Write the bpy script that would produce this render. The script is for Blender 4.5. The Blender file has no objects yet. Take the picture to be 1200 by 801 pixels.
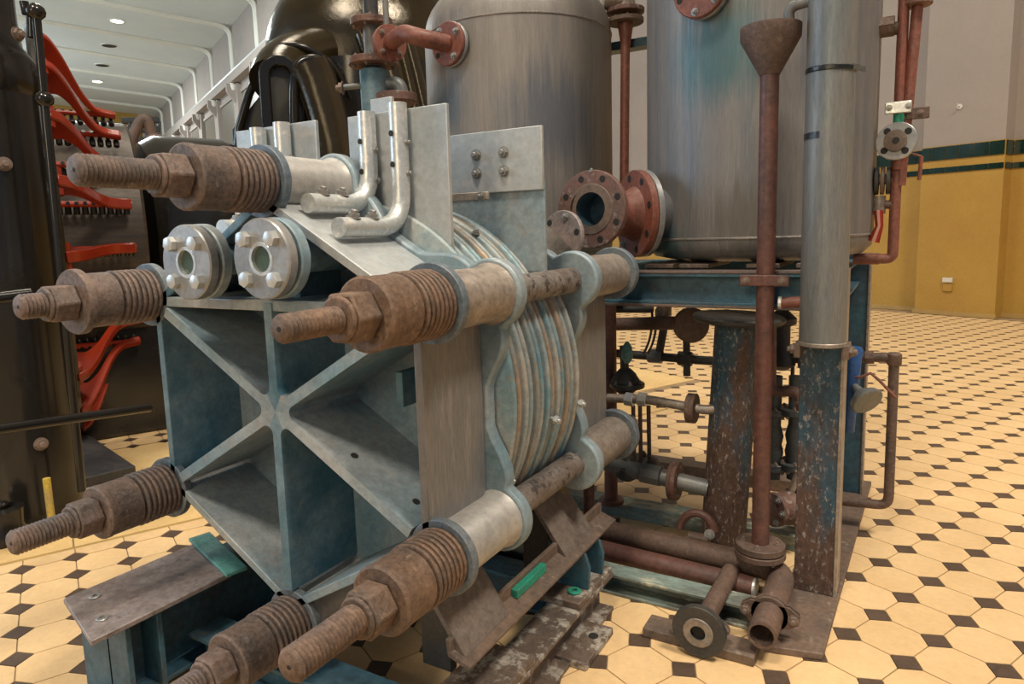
import bpy, bmesh, math, random
from mathutils import Vector, Matrix, Quaternion
random.seed(7)
sc = bpy.context.scene
COL = sc.collection
R = math.radians
V3 = Vector

# ------------------------------------------------------------------ camera
CAMZ = 1.1278
RIGHT = V3((0.86800, 0.49575, -0.02798)); UP = V3((-0.04118, 0.12803, 0.99092)); FWD = V3((-0.49576, 0.85868, -0.13111))
FWD.normalize(); RIGHT = (RIGHT - FWD * RIGHT.dot(FWD)).normalized(); UP = RIGHT.cross(FWD)
FPX = 803.75
cam_d = bpy.data.cameras.new('camera'); cam = bpy.data.objects.new('camera', cam_d); COL.objects.link(cam)
m = Matrix((RIGHT, UP, -FWD)).transposed().to_4x4(); m.translation = (0, 0, CAMZ); cam.matrix_world = m
cam_d.sensor_fit = 'HORIZONTAL'; cam_d.sensor_width = 36; cam_d.lens = 36 * FPX / 1200; cam_d.shift_y = -20 / 1200
cam_d.clip_start = 0.05; cam_d.clip_end = 300
sc.camera = cam

# ------------------------------------------------------------------ light
sc.view_settings.view_transform = 'Standard'; sc.view_settings.look = 'None'
sc.view_settings.gamma = 1; sc.view_settings.use_curve_mapping = False
sc.view_settings.exposure = 0.0
sc.cycles.use_denoising = True
w = bpy.data.worlds.new('World'); sc.world = w; w.use_nodes = True
w.node_tree.nodes['Background'].inputs[0].default_value = (0.72, 0.83, 1.0, 1)
w.node_tree.nodes['Background'].inputs[1].default_value = 0.29
HD = R(153.88)                                   # direction of the hall's long axis
HX = V3((math.cos(HD), math.sin(HD), 0)); HN = V3((math.sin(HD), -math.cos(HD), 0))
if HN.y < 0: HN = -HN
def hall(s, n, z=0): return HX * s + HN * n + V3((0, 0, z))
def area(name, loc, aim, size, power, col):
    l = bpy.data.lights.new(name, 'AREA'); l.shape = 'RECTANGLE'; l.size = size[0]; l.size_y = size[1]; l.energy = power; l.color = col
    o = bpy.data.objects.new(name, l); COL.objects.link(o); o.location = loc
    o.rotation_euler = (V3(aim) - V3(loc)).to_track_quat('-Z', 'Y').to_euler(); return o
WARM = (1.0, 0.89, 0.73)
area('ceiling_lamp_light', hall(-4, 3, 12.0), hall(-4, 3, 0), (2.2, 2.2), 1480, WARM)
area('ceiling_lamp_light', hall(7, 2, 12.0), hall(7, 2, 0), (2.2, 2.2), 420, WARM)
area('ceiling_lamp_light', hall(-1, -4, 12.0), hall(-1, -4, 0), (2.2, 2.2), 1000, WARM)
area('ceiling_lamp_light', hall(30, 1, 11.5), hall(30, 3, 0), (3, 3), 2600, (.95, 1.0, .98))
area('ceiling_lamp_light', hall(52, 1, 11.5), hall(52, 3, 0), (3, 3), 2600, (.95, 1.0, .98))

area('unseen_window_light', hall(30, -9, 7.0), hall(32, 9, 10), (4, 6), 1500, (.72, .90, 1.0))  # added cool light to brighten the far ceiling; no window is built
area('unseen_window_light', hall(52, -9, 7.0), hall(54, 9, 10), (4, 6), 1500, (.72, .90, 1.0))  # second added light on the far ceiling and wall
area('unseen_window_light', hall(-4, -9, 4.5), hall(1, 3, 1.0), (2.2, 5), 330, (1.0, .80, .50))  # added warm light for long highlights; its window is unseen and not built
area('unseen_window_light', hall(9, -8, 4.0), hall(3, 3, 1.0), (2.2, 5), 420, (.62, .82, 1.0))  # added cool light for bluish reflections; its window is unseen and not built
# ------------------------------------------------------------------ materials
def _nt(name):
    mt = bpy.data.materials.new(name); mt.use_nodes = True
    return mt, mt.node_tree, mt.node_tree.nodes['Principled BSDF']
def c4(c): return (c[0], c[1], c[2], 1)
def paint(name, c1, c2, c3=None, s=6, s3=None, t3=(.55, .62), rough=.5, metal=0.0, bump=.15, stretch=(1, 1, 1), cover=(.38, .66), rnd=True, coat=0, zb=None, fine=None, grain=.22, spec=.5, stains=()):
    """weathered coat: two large mixed tones, flakes of a third, fine relief"""
    mt, nt, b = _nt(name); L = nt.links; N = nt.nodes.new
    tc = N('ShaderNodeTexCoord'); mp = N('ShaderNodeMapping'); mp.inputs['Scale'].default_value = stretch
    L.new(tc.outputs['Object'], mp.inputs['Vector'])
    if rnd:
        oi = N('ShaderNodeObjectInfo'); mu = N('ShaderNodeMath'); mu.operation = 'MULTIPLY'; mu.inputs[1].default_value = 17
        L.new(oi.outputs['Random'], mu.inputs[0]); L.new(mu.outputs[0], mp.inputs['Location'])
    n1 = N('ShaderNodeTexNoise'); n1.inputs['Scale'].default_value = s; n1.inputs['Detail'].default_value = 8; n1.inputs['Roughness'].default_value = .62
    L.new(mp.outputs[0], n1.inputs['Vector'])
    r1 = N('ShaderNodeValToRGB'); r1.color_ramp.elements[0].position = cover[0]; r1.color_ramp.elements[1].position = cover[1]
    r1.color_ramp.elements[0].color = c4(c1); r1.color_ramp.elements[1].color = c4(c2)
    fac = n1.outputs['Fac']
    if zb:                                   # corrosion creeping up from the floor: (height, strength)
        sx = N('ShaderNodeSeparateXYZ'); L.new(tc.outputs['Object'], sx.inputs[0])
        mr = N('ShaderNodeMapRange'); mr.inputs['From Min'].default_value = 0; mr.inputs['From Max'].default_value = zb[0]; mr.inputs['To Min'].default_value = zb[1]; mr.inputs['To Max'].default_value = -zb[1] * .6
        L.new(sx.outputs['Z'], mr.inputs['Value']); ad = N('ShaderNodeMath'); ad.operation = 'ADD'; L.new(fac, ad.inputs[0]); L.new(mr.outputs[0], ad.inputs[1]); fac = ad.outputs[0]
    L.new(fac, r1.inputs['Fac']); out = r1.outputs['Color']
    n2 = N('ShaderNodeTexNoise'); n2.inputs['Scale'].default_value = s3 or s * 4; n2.inputs['Detail'].default_value = 9; n2.inputs['Roughness'].default_value = .7
    L.new(mp.outputs[0], n2.inputs['Vector'])
    if c3:
        r2 = N('ShaderNodeValToRGB'); r2.color_ramp.elements[0].position = t3[0]; r2.color_ramp.elements[1].position = t3[1]
        L.new(n2.outputs['Fac'], r2.inputs['Fac'])
        mx = N('ShaderNodeMix'); mx.data_type = 'RGBA'; L.new(r2.outputs['Color'], mx.inputs['Factor']); L.new(out, mx.inputs['A']); mx.inputs['B'].default_value = c4(c3); out = mx.outputs['Result']
    for (pc_, pr_, pcol) in stains:          # patches of old paint with their own outline, in the object's own space
        ds = N('ShaderNodeVectorMath'); ds.operation = 'DISTANCE'; L.new(tc.outputs['Object'], ds.inputs[0]); ds.inputs[1].default_value = pc_
        ns = N('ShaderNodeTexNoise'); ns.inputs['Scale'].default_value = 7; ns.inputs['Detail'].default_value = 6
        L.new(mp.outputs[0], ns.inputs['Vector'])
        a1 = N('ShaderNodeMath'); a1.operation = 'MULTIPLY_ADD'; L.new(ns.outputs['Fac'], a1.inputs[0]); a1.inputs[1].default_value = pr_ * 1.6; L.new(ds.outputs['Value'], a1.inputs[2])
        m4 = N('ShaderNodeMapRange'); m4.inputs['From Min'].default_value = pr_ * 1.25; m4.inputs['From Max'].default_value = pr_ * 2.0; m4.inputs['To Min'].default_value = .8; m4.inputs['To Max'].default_value = 0
        L.new(a1.outputs[0], m4.inputs['Value'])
        mq = N('ShaderNodeMix'); mq.data_type = 'RGBA'; L.new(m4.outputs[0], mq.inputs['Factor']); L.new(out, mq.inputs['A']); mq.inputs['B'].default_value = c4(pcol); out = mq.outputs['Result']
    if grain:                                # fine speckle, different on every surface
        n3 = N('ShaderNodeTexNoise'); n3.inputs['Scale'].default_value = fine or max(45, s * 9); n3.inputs['Detail'].default_value = 6; n3.inputs['Roughness'].default_value = .75
        L.new(mp.outputs[0], n3.inputs['Vector'])
        m3 = N('ShaderNodeMapRange'); m3.inputs['From Min'].default_value = .34; m3.inputs['From Max'].default_value = .66; m3.inputs['To Min'].default_value = 1 - grain * 1.5; m3.inputs['To Max'].default_value = 1 + grain * 1.3
        L.new(n3.outputs['Fac'], m3.inputs['Value'])
        mg = N('ShaderNodeMix'); mg.data_type = 'RGBA'; mg.blend_type = 'MULTIPLY'; mg.inputs['Factor'].default_value = 1
        L.new(out, mg.inputs['A']); L.new(m3.outputs[0], mg.inputs['B']); out = mg.outputs['Result']
    b.inputs['Specular IOR Level'].default_value = spec
    rr = N('ShaderNodeMapRange'); rr.inputs['From Min'].default_value = .3; rr.inputs['From Max'].default_value = .7; rr.inputs['To Min'].default_value = max(.05, rough - .10 * (grain > 0)); rr.inputs['To Max'].default_value = min(1, rough + .14 * (grain > 0))
    L.new(n2.outputs['Fac'], rr.inputs['Value']); L.new(rr.outputs[0], b.inputs['Roughness'])
    L.new(out, b.inputs['Base Color']); b.inputs['Metallic'].default_value = metal
    if coat: b.inputs['Coat Weight'].default_value = coat; b.inputs['Coat Roughness'].default_value = .12
    if bump:
        bp = N('ShaderNodeBump'); bp.inputs['Strength'].default_value = bump; bp.inputs['Distance'].default_value = .01
        L.new(n2.outputs['Fac'], bp.inputs['Height']); L.new(bp.outputs[0], b.inputs['Normal'])
    return mt
M = {}
M['frame'] = paint('grey blue weathered casting', (.38, .40, .41), (.15, .27, .34), (.38, .325, .295), s=3.5, t3=(.53, .72), rough=.48, metal=.2, bump=.12, grain=.14)
M['frame_in'] = paint('blue grey weathered plate', (.055, .15, .21), (.22, .31, .36), (.30, .29, .28), s=5, t3=(.6, .75), rough=.5, metal=.15, bump=.12, grain=.16)
M['ear'] = paint('pale blue ear plate', (.30, .35, .38), (.13, .235, .30), (.34, .31, .29), s=4, t3=(.58, .74), rough=.48, metal=.2, bump=.12, grain=.14)
M['frame_br'] = paint('brown grey brushed plate', (.215, .195, .18), (.175, .18, .185), (.25, .23, .215), s=3, rough=.45, metal=.25, stretch=(1, 4, .5), bump=.06, grain=.12)
M['alloy'] = paint('dull light alloy plate', (.50, .51, .51), (.38, .43, .46), (.56, .51, .48), s=4, t3=(.55, .75), rough=.45, metal=.35, bump=.06, grain=.09)
M['tube'] = paint('scuffed aluminium tube', (.66, .67, .66), (.52, .55, .56), (.78, .75, .71), s=12, rough=.36, metal=.6, bump=.08, grain=.10)
M['rust'] = paint('rusty spring steel', (.195, .135, .11), (.11, .09, .082), (.27, .22, .20), s=11, t3=(.58, .70), rough=.6, metal=.25, bump=.4, grain=.28)
M['rust_or'] = paint('orange rusty spring steel', (.20, .122, .080), (.12, .085, .068), (.29, .19, .11), s=10, t3=(.58, .68), rough=.6, metal=.25, bump=.4, grain=.28)
M['collar'] = paint('blue grey collar', (.12, .16, .20), (.18, .20, .22), s=10, rough=.5, metal=.3)
M['boss'] = paint('beige brushed boss', (.33, .28, .24), (.23, .20, .175), (.22, .25, .27), s=6, t3=(.6, .75), rough=.45, metal=.35, bump=.08)
M['boss_lt'] = paint('pale brushed boss', (.44, .42, .395), (.34, .335, .325), (.24, .28, .31), s=5, t3=(.6, .75), rough=.45, metal=.3, bump=.08, grain=.12)
M['rod'] = paint('grimy rod', (.16, .12, .10), (.28, .26, .24), (.06, .05, .05), s=9, rough=.5, metal=.3, bump=.3, t3=(.5, .6))
M['cell'] = paint('pale oxidised cell rim', (.38, .37, .34), (.12, .26, .33), (.34, .25, .17), s=5, t3=(.55, .70), rough=.5, metal=.2, bump=.12, grain=.15)
M['cell2'] = paint('rust tinged cell rim', (.33, .25, .18), (.18, .26, .29), (.36, .20, .10), s=5, t3=(.55, .68), rough=.5, metal=.2, bump=.12, grain=.15)
M['cell_dk'] = paint('brown cell gasket', (.10, .065, .045), (.17, .12, .085), s=5, rough=.7, bump=.2)
M['bolt'] = paint('dull steel bolt', (.38, .38, .37), (.24, .23, .22), s=30, rough=.42, metal=.6, bump=.1)
M['boltrust'] = paint('rusty bolt', (.17, .12, .10), (.26, .20, .17), s=30, rough=.6, metal=.3, bump=.2)
M['flange'] = paint('brushed steel flange', (.40, .395, .39), (.27, .29, .31), (.30, .24, .20), s=9, t3=(.62, .74), rough=.36, metal=.5, bump=.08, grain=.10)
M['dark'] = paint('black recess', (.012, .012, .012), (.02, .018, .016), s=8, rough=.8, bump=0, grain=0)
M['tank'] = paint('grey brown streaked tank', (.265, .24, .22), (.185, .175, .17), (.31, .285, .26), s=2.4, s3=12, t3=(.5, .8), rough=.5, metal=.25, stretch=(9, 9, .35), bump=.05, cover=(.36, .68), grain=.12, fine=60, rnd=False, stains=[((.30, -.27, .55), .20, (.105, .12, .15)), ((-.14, -.37, .62), .12, (.10, .14, .175))])
M['tank_blue'] = paint('lilac grey streaked tank', (.24, .225, .22), (.155, .168, .19), (.29, .275, .265), s=2.2, s3=12, t3=(.5, .8), rough=.5, metal=.3, stretch=(9, 9, .35), bump=.05, grain=.12, fine=60, rnd=False, stains=[((-.06, -.38, .66), .16, (.055, .15, .175)), ((-.27, -.28, .03), .13, (.04, .13, .17)), ((.05, -.38, .15), .12, (.13, .12, .105))])
M['seam'] = paint('weld seam', (.26, .23, .21), (.18, .17, .16), s=20, rough=.5, metal=.3)
M['red'] = paint('red oxide primer', (.22, .075, .052), (.16, .062, .046), (.26, .13, .10), s=8, t3=(.6, .75), rough=.5, bump=.08)
M['red_rust'] = paint('rusted red flange', (.17, .08, .06), (.11, .07, .06), (.30, .26, .25), s=9, t3=(.56, .66), rough=.6, bump=.3)
M['blue'] = paint('dark blue paint', (.038, .115, .17), (.04, .07, .095), (.12, .075, .05), s=5, t3=(.62, .74), rough=.5, bump=.15)
M['blue_rust'] = paint('blue paint rusting through', (.028, .070, .110), (.088, .050, .038), (.25, .235, .225), s=8, s3=85, t3=(.555, .63), rough=.6, bump=.5, stretch=(1, 1, .5), cover=(.42, .58), zb=(.95, .20), grain=.3)
M['bluetop'] = paint('rust lipped blue flange', (.16, .10, .08), (.08, .09, .10), s=9, rough=.55, bump=.2)
M['brown'] = paint('brown rusted steel', (.17, .115, .085), (.10, .075, .062), (.26, .21, .17), s=6, t3=(.58, .7), rough=.6, bump=.3)
M['brown_fl'] = paint('brown steel with flaking pale paint', (.14, .10, .078), (.10, .078, .065), (.34, .31, .27), s=6, s3=16, t3=(.50, .56), rough=.6, bump=.35)
M['cradle'] = paint('grey brown plate with yellow paint', (.17, .135, .115), (.11, .095, .085), (.22, .20, .185), s=6, t3=(.56, .7), rough=.55, bump=.25, rnd=False, stains=[((.345, .70, .42), .055, (.42, .28, .04)), ((.345, .21, .42), .055, (.42, .28, .04))])
M['plate'] = paint('purple grey plate', (.20, .155, .14), (.29, .26, .26), (.12, .085, .075), s=6, t3=(.56, .68), rough=.5, metal=.2, bump=.15)
M['palegreen'] = paint('pale green flaking channel', (.20, .27, .25), (.075, .055, .045), (.34, .34, .27), s=6, s3=14, t3=(.54, .6), rough=.6, bump=.35, stretch=(.5, 1, 1))
M['pipe_br'] = paint('brown rusted pipe', (.135, .082, .062), (.085, .06, .05), (.21, .145, .105), s=9, t3=(.58, .7), rough=.6, bump=.3)
M['pipe_red'] = paint('dark red pipe', (.135, .055, .043), (.085, .042, .036), (.06, .035, .03), s=6, t3=(.58, .68), rough=.5, bump=.2)
M['pipe_gr'] = paint('grey blue pipe', (.155, .175, .185), (.215, .20, .18), (.09, .14, .18), s=3, t3=(.56, .75), rough=.45, metal=.3, stretch=(4, 4, .5), bump=.06, grain=.12)
M['pipe_dk'] = paint('dark grimy pipe', (.030, .033, .036), (.055, .048, .042), (.10, .065, .045), s=9, t3=(.6, .7), rough=.5, bump=.2)
M['black'] = paint('glossy black enamel', (.010, .009, .008), (.016, .014, .012), s=3, rough=.17, bump=.02, grain=0, spec=.45)
M['casing'] = paint('black enamel with gold reflection tint', (.042, .030, .012), (.028, .020, .009), s=3, s3=6, rough=.15, metal=.4, bump=.45, grain=0, spec=.7)  # gold of warm lamp reflections is put into the base colour
M['black_ol'] = paint('dark olive panel', (.046, .044, .034), (.056, .052, .04), s=3, rough=.3, bump=.02, grain=0)
M['redgloss'] = paint('glossy red enamel', (.27, .024, .006), (.22, .018, .005), s=4, rough=.25, bump=0, grain=0)
M['comm'] = paint('brushed copper commutator', (.075, .058, .045), (.045, .038, .033), s=4, rough=.45, metal=.3, stretch=(1, 1, 12), bump=.1)
M['valve_bl'] = paint('blue grey valve iron', (.055, .068, .076), (.035, .042, .048), (.11, .075, .055), s=9, t3=(.6, .7), rough=.5, bump=.2)
M['green'] = paint('bright green paint', (.02, .30, .20), (.03, .22, .16), s=20, rough=.5)
M['teal'] = paint('teal painted plate', (.08, .26, .24), (.16, .30, .30), s=8, rough=.5)
M['yellow'] = paint('yellow stain', (.50, .36, .05), (.35, .26, .10), s=12, rough=.6)
M['tape'] = paint('black tape', (.012, .012, .013), (.02, .02, .022), s=12, rough=.3, grain=0)
M['wallyel'] = paint('yellow painted wall', (.40, .235, .042), (.36, .205, .036), s=1.5, rough=.65, bump=.04, rnd=False, grain=.06)
M['wallgrey'] = paint('grey pink plaster', (.31, .262, .228), (.285, .245, .22), s=.8, rough=.8, bump=.03, rnd=False, grain=.03)
M['ceil'] = paint('cream ceiling', (.60, .63, .61), (.55, .58, .57), s=.3, rough=.8, bump=0, rnd=False, grain=0)
M['ceilrib'] = paint('cream ceiling rib', (.70, .68, .60), (.64, .62, .55), s=.6, rough=.8, bump=0, grain=0)
M['greentile'] = paint('dark green glazed tile', (.004, .016, .010), (.010, .028, .018), s=3, rough=.15, bump=0, grain=0)
M['white'] = paint('off white plastic', (.62, .60, .54), (.58, .55, .5), s=3, rough=.4, bump=0, grain=0)
M['skirt'] = paint('yellow brown skirting', (.42, .27, .09), (.36, .23, .08), s=3, rough=.5, bump=.02, grain=0)
M['octagon'] = paint('cream octagon tile', (.73, .515, .28), (.66, .45, .23), (.57, .375, .18), s=2.5, s3=9, t3=(.62, .85), rough=.42, bump=.02, grain=0.05)
M['dot'] = paint('dark brown square tile', (.075, .048, .034), (.10, .066, .046), s=9, rough=.45, bump=.04, grain=0.1)
M['grout'] = paint('grout', (.34, .24, .13), (.25, .17, .09), s=9, rough=.8, bump=.05, rnd=False)
M['border'] = paint('plain cream floor border', (.74, .52, .24), (.62, .42, .18), s=2.5, rough=.5, bump=.02, grain=0.06)
mt, nt, b = _nt('blue sight glass'); b.inputs['Base Color'].default_value = (.10, .15, .12, 1); b.inputs['Roughness'].default_value = .08; b.inputs['Transmission Weight'].default_value = .25; M['glass'] = mt
mt, nt, b = _nt('lamp glow'); b.inputs['Emission Color'].default_value = (1, .9, .65, 1); b.inputs['Emission Strength'].default_value = 12; M['lamp'] = mt
mt, nt, b = _nt('dark window glass'); b.inputs['Base Color'].default_value = (.16, .145, .12, 1); b.inputs['Roughness'].default_value = .25; M['winglass'] = mt

# ------------------------------------------------------------------ mesh helpers
def basis(d):
    d = V3(d).normalized(); a = V3((0, 0, 1)) if abs(d.z) < .9 else V3((0, 1, 0))
    x = a.cross(d).normalized(); y = d.cross(x); return x, y, d
class MB:
    def __init__(s): s.v = []; s.f = []
    def add(s, vs, fs):
        o = len(s.v); s.v += [V3(v) for v in vs]; s.f += [tuple(i + o for i in f) for f in fs]; return s
    def box(s, lo, hi, rot=None, piv=None):
        (a, b_, c), (d, e, f) = lo, hi
        vs = [V3(p) for p in ((a, b_, c), (d, b_, c), (d, e, c), (a, e, c), (a, b_, f), (d, b_, f), (d, e, f), (a, e, f))]
        if rot: vs = [rot @ (v - piv) + piv for v in vs]
        return s.add(vs, [(0, 3, 2, 1), (4, 5, 6, 7), (0, 1, 5, 4), (1, 2, 6, 5), (2, 3, 7, 6), (3, 0, 4, 7)])
    def prism(s, poly, o, ux, uy, h):
        """polygon (x,y) in the frame o,ux,uy swept along h"""
        o, ux, uy, h = V3(o), V3(ux), V3(uy), V3(h); n = len(poly)
        a = [o + ux * p[0] + uy * p[1] for p in poly]; bb = [v + h for v in a]
        fs = [tuple(range(n))[::-1], tuple(range(n, 2 * n))] + [(i, (i + 1) % n, (i + 1) % n + n, i + n) for i in range(n)]
        return s.add(a + bb, fs)
    def lathe(s, prof, o, d, seg=32, cap0=True, cap1=True):
        """prof: (radius, distance along d)"""
        x, y, d = basis(d); o = V3(o); n = len(prof); vs = []
        for r, t in prof:
            for k in range(seg):
                a = 2 * math.pi * k / seg; vs.append(o + d * t + (x * math.cos(a) + y * math.sin(a)) * r)
        fs = [(i * seg + k, i * seg + (k + 1) % seg, (i + 1) * seg + (k + 1) % seg, (i + 1) * seg + k) for i in range(n - 1) for k in range(seg)]
        if cap0: fs.append(tuple(range(seg))[::-1])
        if cap1: fs.append(tuple(range((n - 1) * seg, n * seg)))
        return s.add(vs, fs)
    def cyl(s, p0, p1, r, seg=24, bev=None):
        p0, p1 = V3(p0), V3(p1); l = (p1 - p0).length; b_ = min(bev if bev is not None else r * .06, l * .3)
        return s.lathe([(r - b_, 0), (r, b_), (r, l - b_), (r - b_, l)], p0, p1 - p0, seg)
    def ring(s, o, d, ro, ri, h, seg=40, b_=.002):
        pr = [(ri, 0), (ro - b_, 0), (ro, b_), (ro, h - b_), (ro - b_, h), (ri, h), (ri, 0)]
        return s.lathe(pr, o, d, seg, False, False)
    def tube(s, pts, r, seg=14, caps=True):
        pts = [V3(p) for p in pts]; n = len(pts); rs = r if isinstance(r, (list, tuple)) else [r] * n
        t0 = (pts[1] - pts[0]).normalized(); x, y, _ = basis(t0); vs = []; fs = []
        for i, p in enumerate(pts):
            t = ((pts[min(i + 1, n - 1)] - p).normalized() + (p - pts[max(i - 1, 0)]).normalized()).normalized()
            x = (x - t * x.dot(t)).normalized(); y = t.cross(x)
            for k in range(seg):
                a = 2 * math.pi * k / seg; vs.append(p + (x * math.cos(a) + y * math.sin(a)) * rs[i])
        fs = [(i * seg + k, i * seg + (k + 1) % seg, (i + 1) * seg + (k + 1) % seg, (i + 1) * seg + k) for i in range(n - 1) for k in range(seg)]
        if caps: fs += [tuple(range(seg))[::-1], tuple(range((n - 1) * seg, n * seg))]
        return s.add(vs, fs)
    def mesh(s, name, mat, off=V3((0, 0, 0)), ang=35):
        me = bpy.data.meshes.new(name); me.from_pydata([tuple(v - off) for v in s.v], [], s.f)
        bm = bmesh.new(); bm.from_mesh(me); bmesh.ops.recalc_face_normals(bm, faces=bm.faces); bm.to_mesh(me); bm.free()
        me.materials.append(M[mat] if isinstance(mat, str) else mat)
        for p in me.polygons: p.use_smooth = True
        me.set_sharp_from_angle(angle=R(ang)); me.update(); return me
    def build(s, name, mat, parent=None, bevel=0, ang=35):
        off = origin(parent) if parent else V3((0, 0, 0))
        if parent is None and s.v:                       # a thing that is one mesh: origin at its base
            lo = V3([min(v[i] for v in s.v) for i in range(3)]); hi = V3([max(v[i] for v in s.v) for i in range(3)])
            off = V3(((lo.x + hi.x) / 2, (lo.y + hi.y) / 2, lo.z))
        o = bpy.data.objects.new(name, s.mesh(name, mat, off, ang)); COL.objects.link(o)
        if parent: o.parent = parent
        else: o.location = off
        if bevel:
            md = o.modifiers.new('bevel', 'BEVEL'); md.width = bevel; md.segments = 2; md.limit_method = 'ANGLE'; md.angle_limit = R(40)
        return o
def origin(o):
    p = V3((0, 0, 0))
    while o: p += o.location; o = o.parent
    return p
def empty(name, loc=(0, 0, 0)):
    o = bpy.data.objects.new(name, None); COL.objects.link(o); o.location = loc; o.empty_display_size = .1; return o
def tag(o, label, cat, group=None):
    o['label'] = label; o['category'] = cat
    if group: o['group'] = group
    return o
def thing(name, loc, label, cat, group=None): return tag(empty(name, loc), label, cat, group)
def struct(o): o['kind'] = 'structure'; return o
def inst(name, me, parent, p, d=None, sc_=1.0, spin=0):
    o = bpy.data.objects.new(name, me); COL.objects.link(o); o.parent = parent; o.location = V3(p) - origin(parent)
    if d is not None:
        x, y, z = basis(d); q = Matrix((x, y, z)).transposed().to_quaternion(); o.rotation_mode = 'QUATERNION'; o.rotation_quaternion = q @ Quaternion((0, 0, 1), spin)
    o.scale = (sc_, sc_, sc_); return o
def hexpoly(r): return [(r * math.cos(R(60 * k)), r * math.sin(R(60 * k))) for k in range(6)]
def bez(p0, p1, p2, n=8):
    p0, p1, p2 = V3(p0), V3(p1), V3(p2); return [p0 * (1 - t) ** 2 + p1 * 2 * t * (1 - t) + p2 * t * t for t in [i / n for i in range(n + 1)]]
def path(pts, rad=.06, n=6):
    """polyline with rounded corners"""
    pts = [V3(p) for p in pts]; out = [pts[0]]
    for i in range(1, len(pts) - 1):
        a, b_, c = pts[i - 1], pts[i], pts[i + 1]; r = min(rad, (a - b_).length * .49, (c - b_).length * .49)
        out += bez(b_ + (a - b_).normalized() * r, b_, b_ + (c - b_).normalized() * r, n)
    return out + [pts[-1]]
def ray(x, y): return (FWD * FPX + RIGHT * (x - 600) - UP * (y - 380.5)).normalized()
def at(x, y, X=None, Y=None, Z=None, D=None):
    """point of the surveyed place seen in direction (x, y), on the plane X, Y or Z or at horizontal range D"""
    d = ray(x, y); c = V3((0, 0, CAMZ))
    if X is not None: t = X / d.x
    elif Y is not None: t = Y / d.y
    elif Z is not None: t = (Z - CAMZ) / d.z
    else: t = D / math.hypot(d.x, d.y)
    return c + d * t
# shared small hardware: hexagon bolt head (unit radius, axis +z)
_b = MB().prism(hexpoly(1.0), (0, 0, 0), (1, 0, 0), (0, 1, 0), (0, 0, .75)); _b.lathe([(.55, .75), (.55, 1.25), (.45, 1.35)], (0, 0, 0), (0, 0, 1), 10, False, True); _b.lathe([(1.25, 0), (1.25, .12)], (0, 0, 0), (0, 0, 1), 16)
BOLT = _b.mesh('bolt', 'bolt'); BOLTR = _b.mesh('bolt', 'boltrust')
_b = MB().prism(hexpoly(1.0), (0, 0, 0), (1, 0, 0), (0, 1, 0), (0, 0, .8)); _b.lathe([(.9, .8), (.7, .88)], (0, 0, 0), (0, 0, 1), 12, False, True)
HEAD = _b.mesh('bolt', 'tube')
HOLE = MB().lathe([(1.0, 0), (.95, .12)], (0, 0, 0), (0, 0, 1), 14).mesh('bolt_hole', 'dark')
def flange(parent, c, d, ro, ri, h, mat, nb=4, bolt=BOLT, br=.012, bc=None, a0=0, name='flange', holes=False, bparent=None, back=False):
    """ring centred at c, its face towards d"""
    c = V3(c); x, y, d = basis(d)
    o = MB().ring(c - d * h, d, ro, ri, h).build(name, mat, parent) if ri else MB().cyl(c - d * h, c, ro, 36, .003).build(name, mat, parent)
    bc = bc or (ro * .55 + (ri or ro * .55) * .45 if ri else ro * .75)
    for k in range(nb):
        a = R(a0) + 2 * math.pi * k / nb; p = c + (x * math.cos(a) + y * math.sin(a)) * bc
        hole = holes is True or (isinstance(holes, (list, tuple)) and k in holes)
        if hole: inst('bolt_hole', HOLE, bparent or o, p, d, br)
        else:
            inst('bolt', bolt, bparent or o, p, d, br, spin=k * .7)
            if back: inst('nut', bolt, bparent or o, p - d * h, -d, br)
    return o

# ================================================================== SETTING
S = .16
TH = R(63.883); LA = V3((math.cos(TH), math.sin(TH), 0)) * S; LB = V3((math.sin(TH), -math.cos(TH), 0)) * S
LO = V3((5.669442 * .8660254 - 11.104233 * .5, 5.669442 * .5 + 11.104233 * .8660254, 0)) * S
def lat(i, j): return LO + LA * i + LB * j
floor = struct(MB().add([hall(s, n, z) for z in (-.06, -.004) for s, n in ((-14, -12), (72, -12), (72, 9.6), (-14, 9.6))], [(0, 3, 2, 1), (4, 5, 6, 7), (0, 1, 5, 4), (1, 2, 6, 5), (2, 3, 7, 6), (3, 0, 4, 7)]).build('floor', 'grout'))
q = .262; g = .012
octp = [(q, g), (1 - q, g), (1 - g, q), (1 - g, 1 - q), (1 - q, 1 - g), (q, 1 - g), (g, 1 - q), (g, q)]
octp = [(x - .5, y - .5) for x, y in octp]
e = q - g * 1.2; dotp = [(e, 0), (0, e), (-e, 0), (0, -e)]
def tmesh(name, poly, mat, z0=-.012):
    b = MB(); b.prism(poly, (0, 0, z0), LA, LB, (0, 0, -z0)); return b.mesh(name, mat)
OCT = tmesh('octagon_tile', octp, 'octagon'); DOT = tmesh('square_tile', dotp, 'dot')
def plain(i, j): return (-21 < j < -12.4 and i < 9) or (-21 < j < -15.4 and 9 <= i < 14)
def seen(p):
    d = p - V3((0, 0, CAMZ)); z = d.dot(FWD)
    if z < .3: return None
    return (600 + FPX * d.dot(RIGHT) / z, 380.5 - FPX * d.dot(UP) / z, z)
octs, dots = [], []
for i in range(-45, 75):
    for j in range(-75, 30):
        for lst, off in ((octs, .5), (dots, 0)):
            p = lat(i + off, j + off)
            if p.dot(HN) > 8.98 or p.dot(HN) < -3: continue
            if plain(i + off, j + off): continue
            sp = seen(p)
            if sp is None: continue
            inv = -60 < sp[0] < 1260 and 250 < sp[1] < 860
            if -500 < sp[0] < 1700 and sp[1] < 1100: lst.append((0 if inv else 1, sp[2], p, (i, j)))
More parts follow.
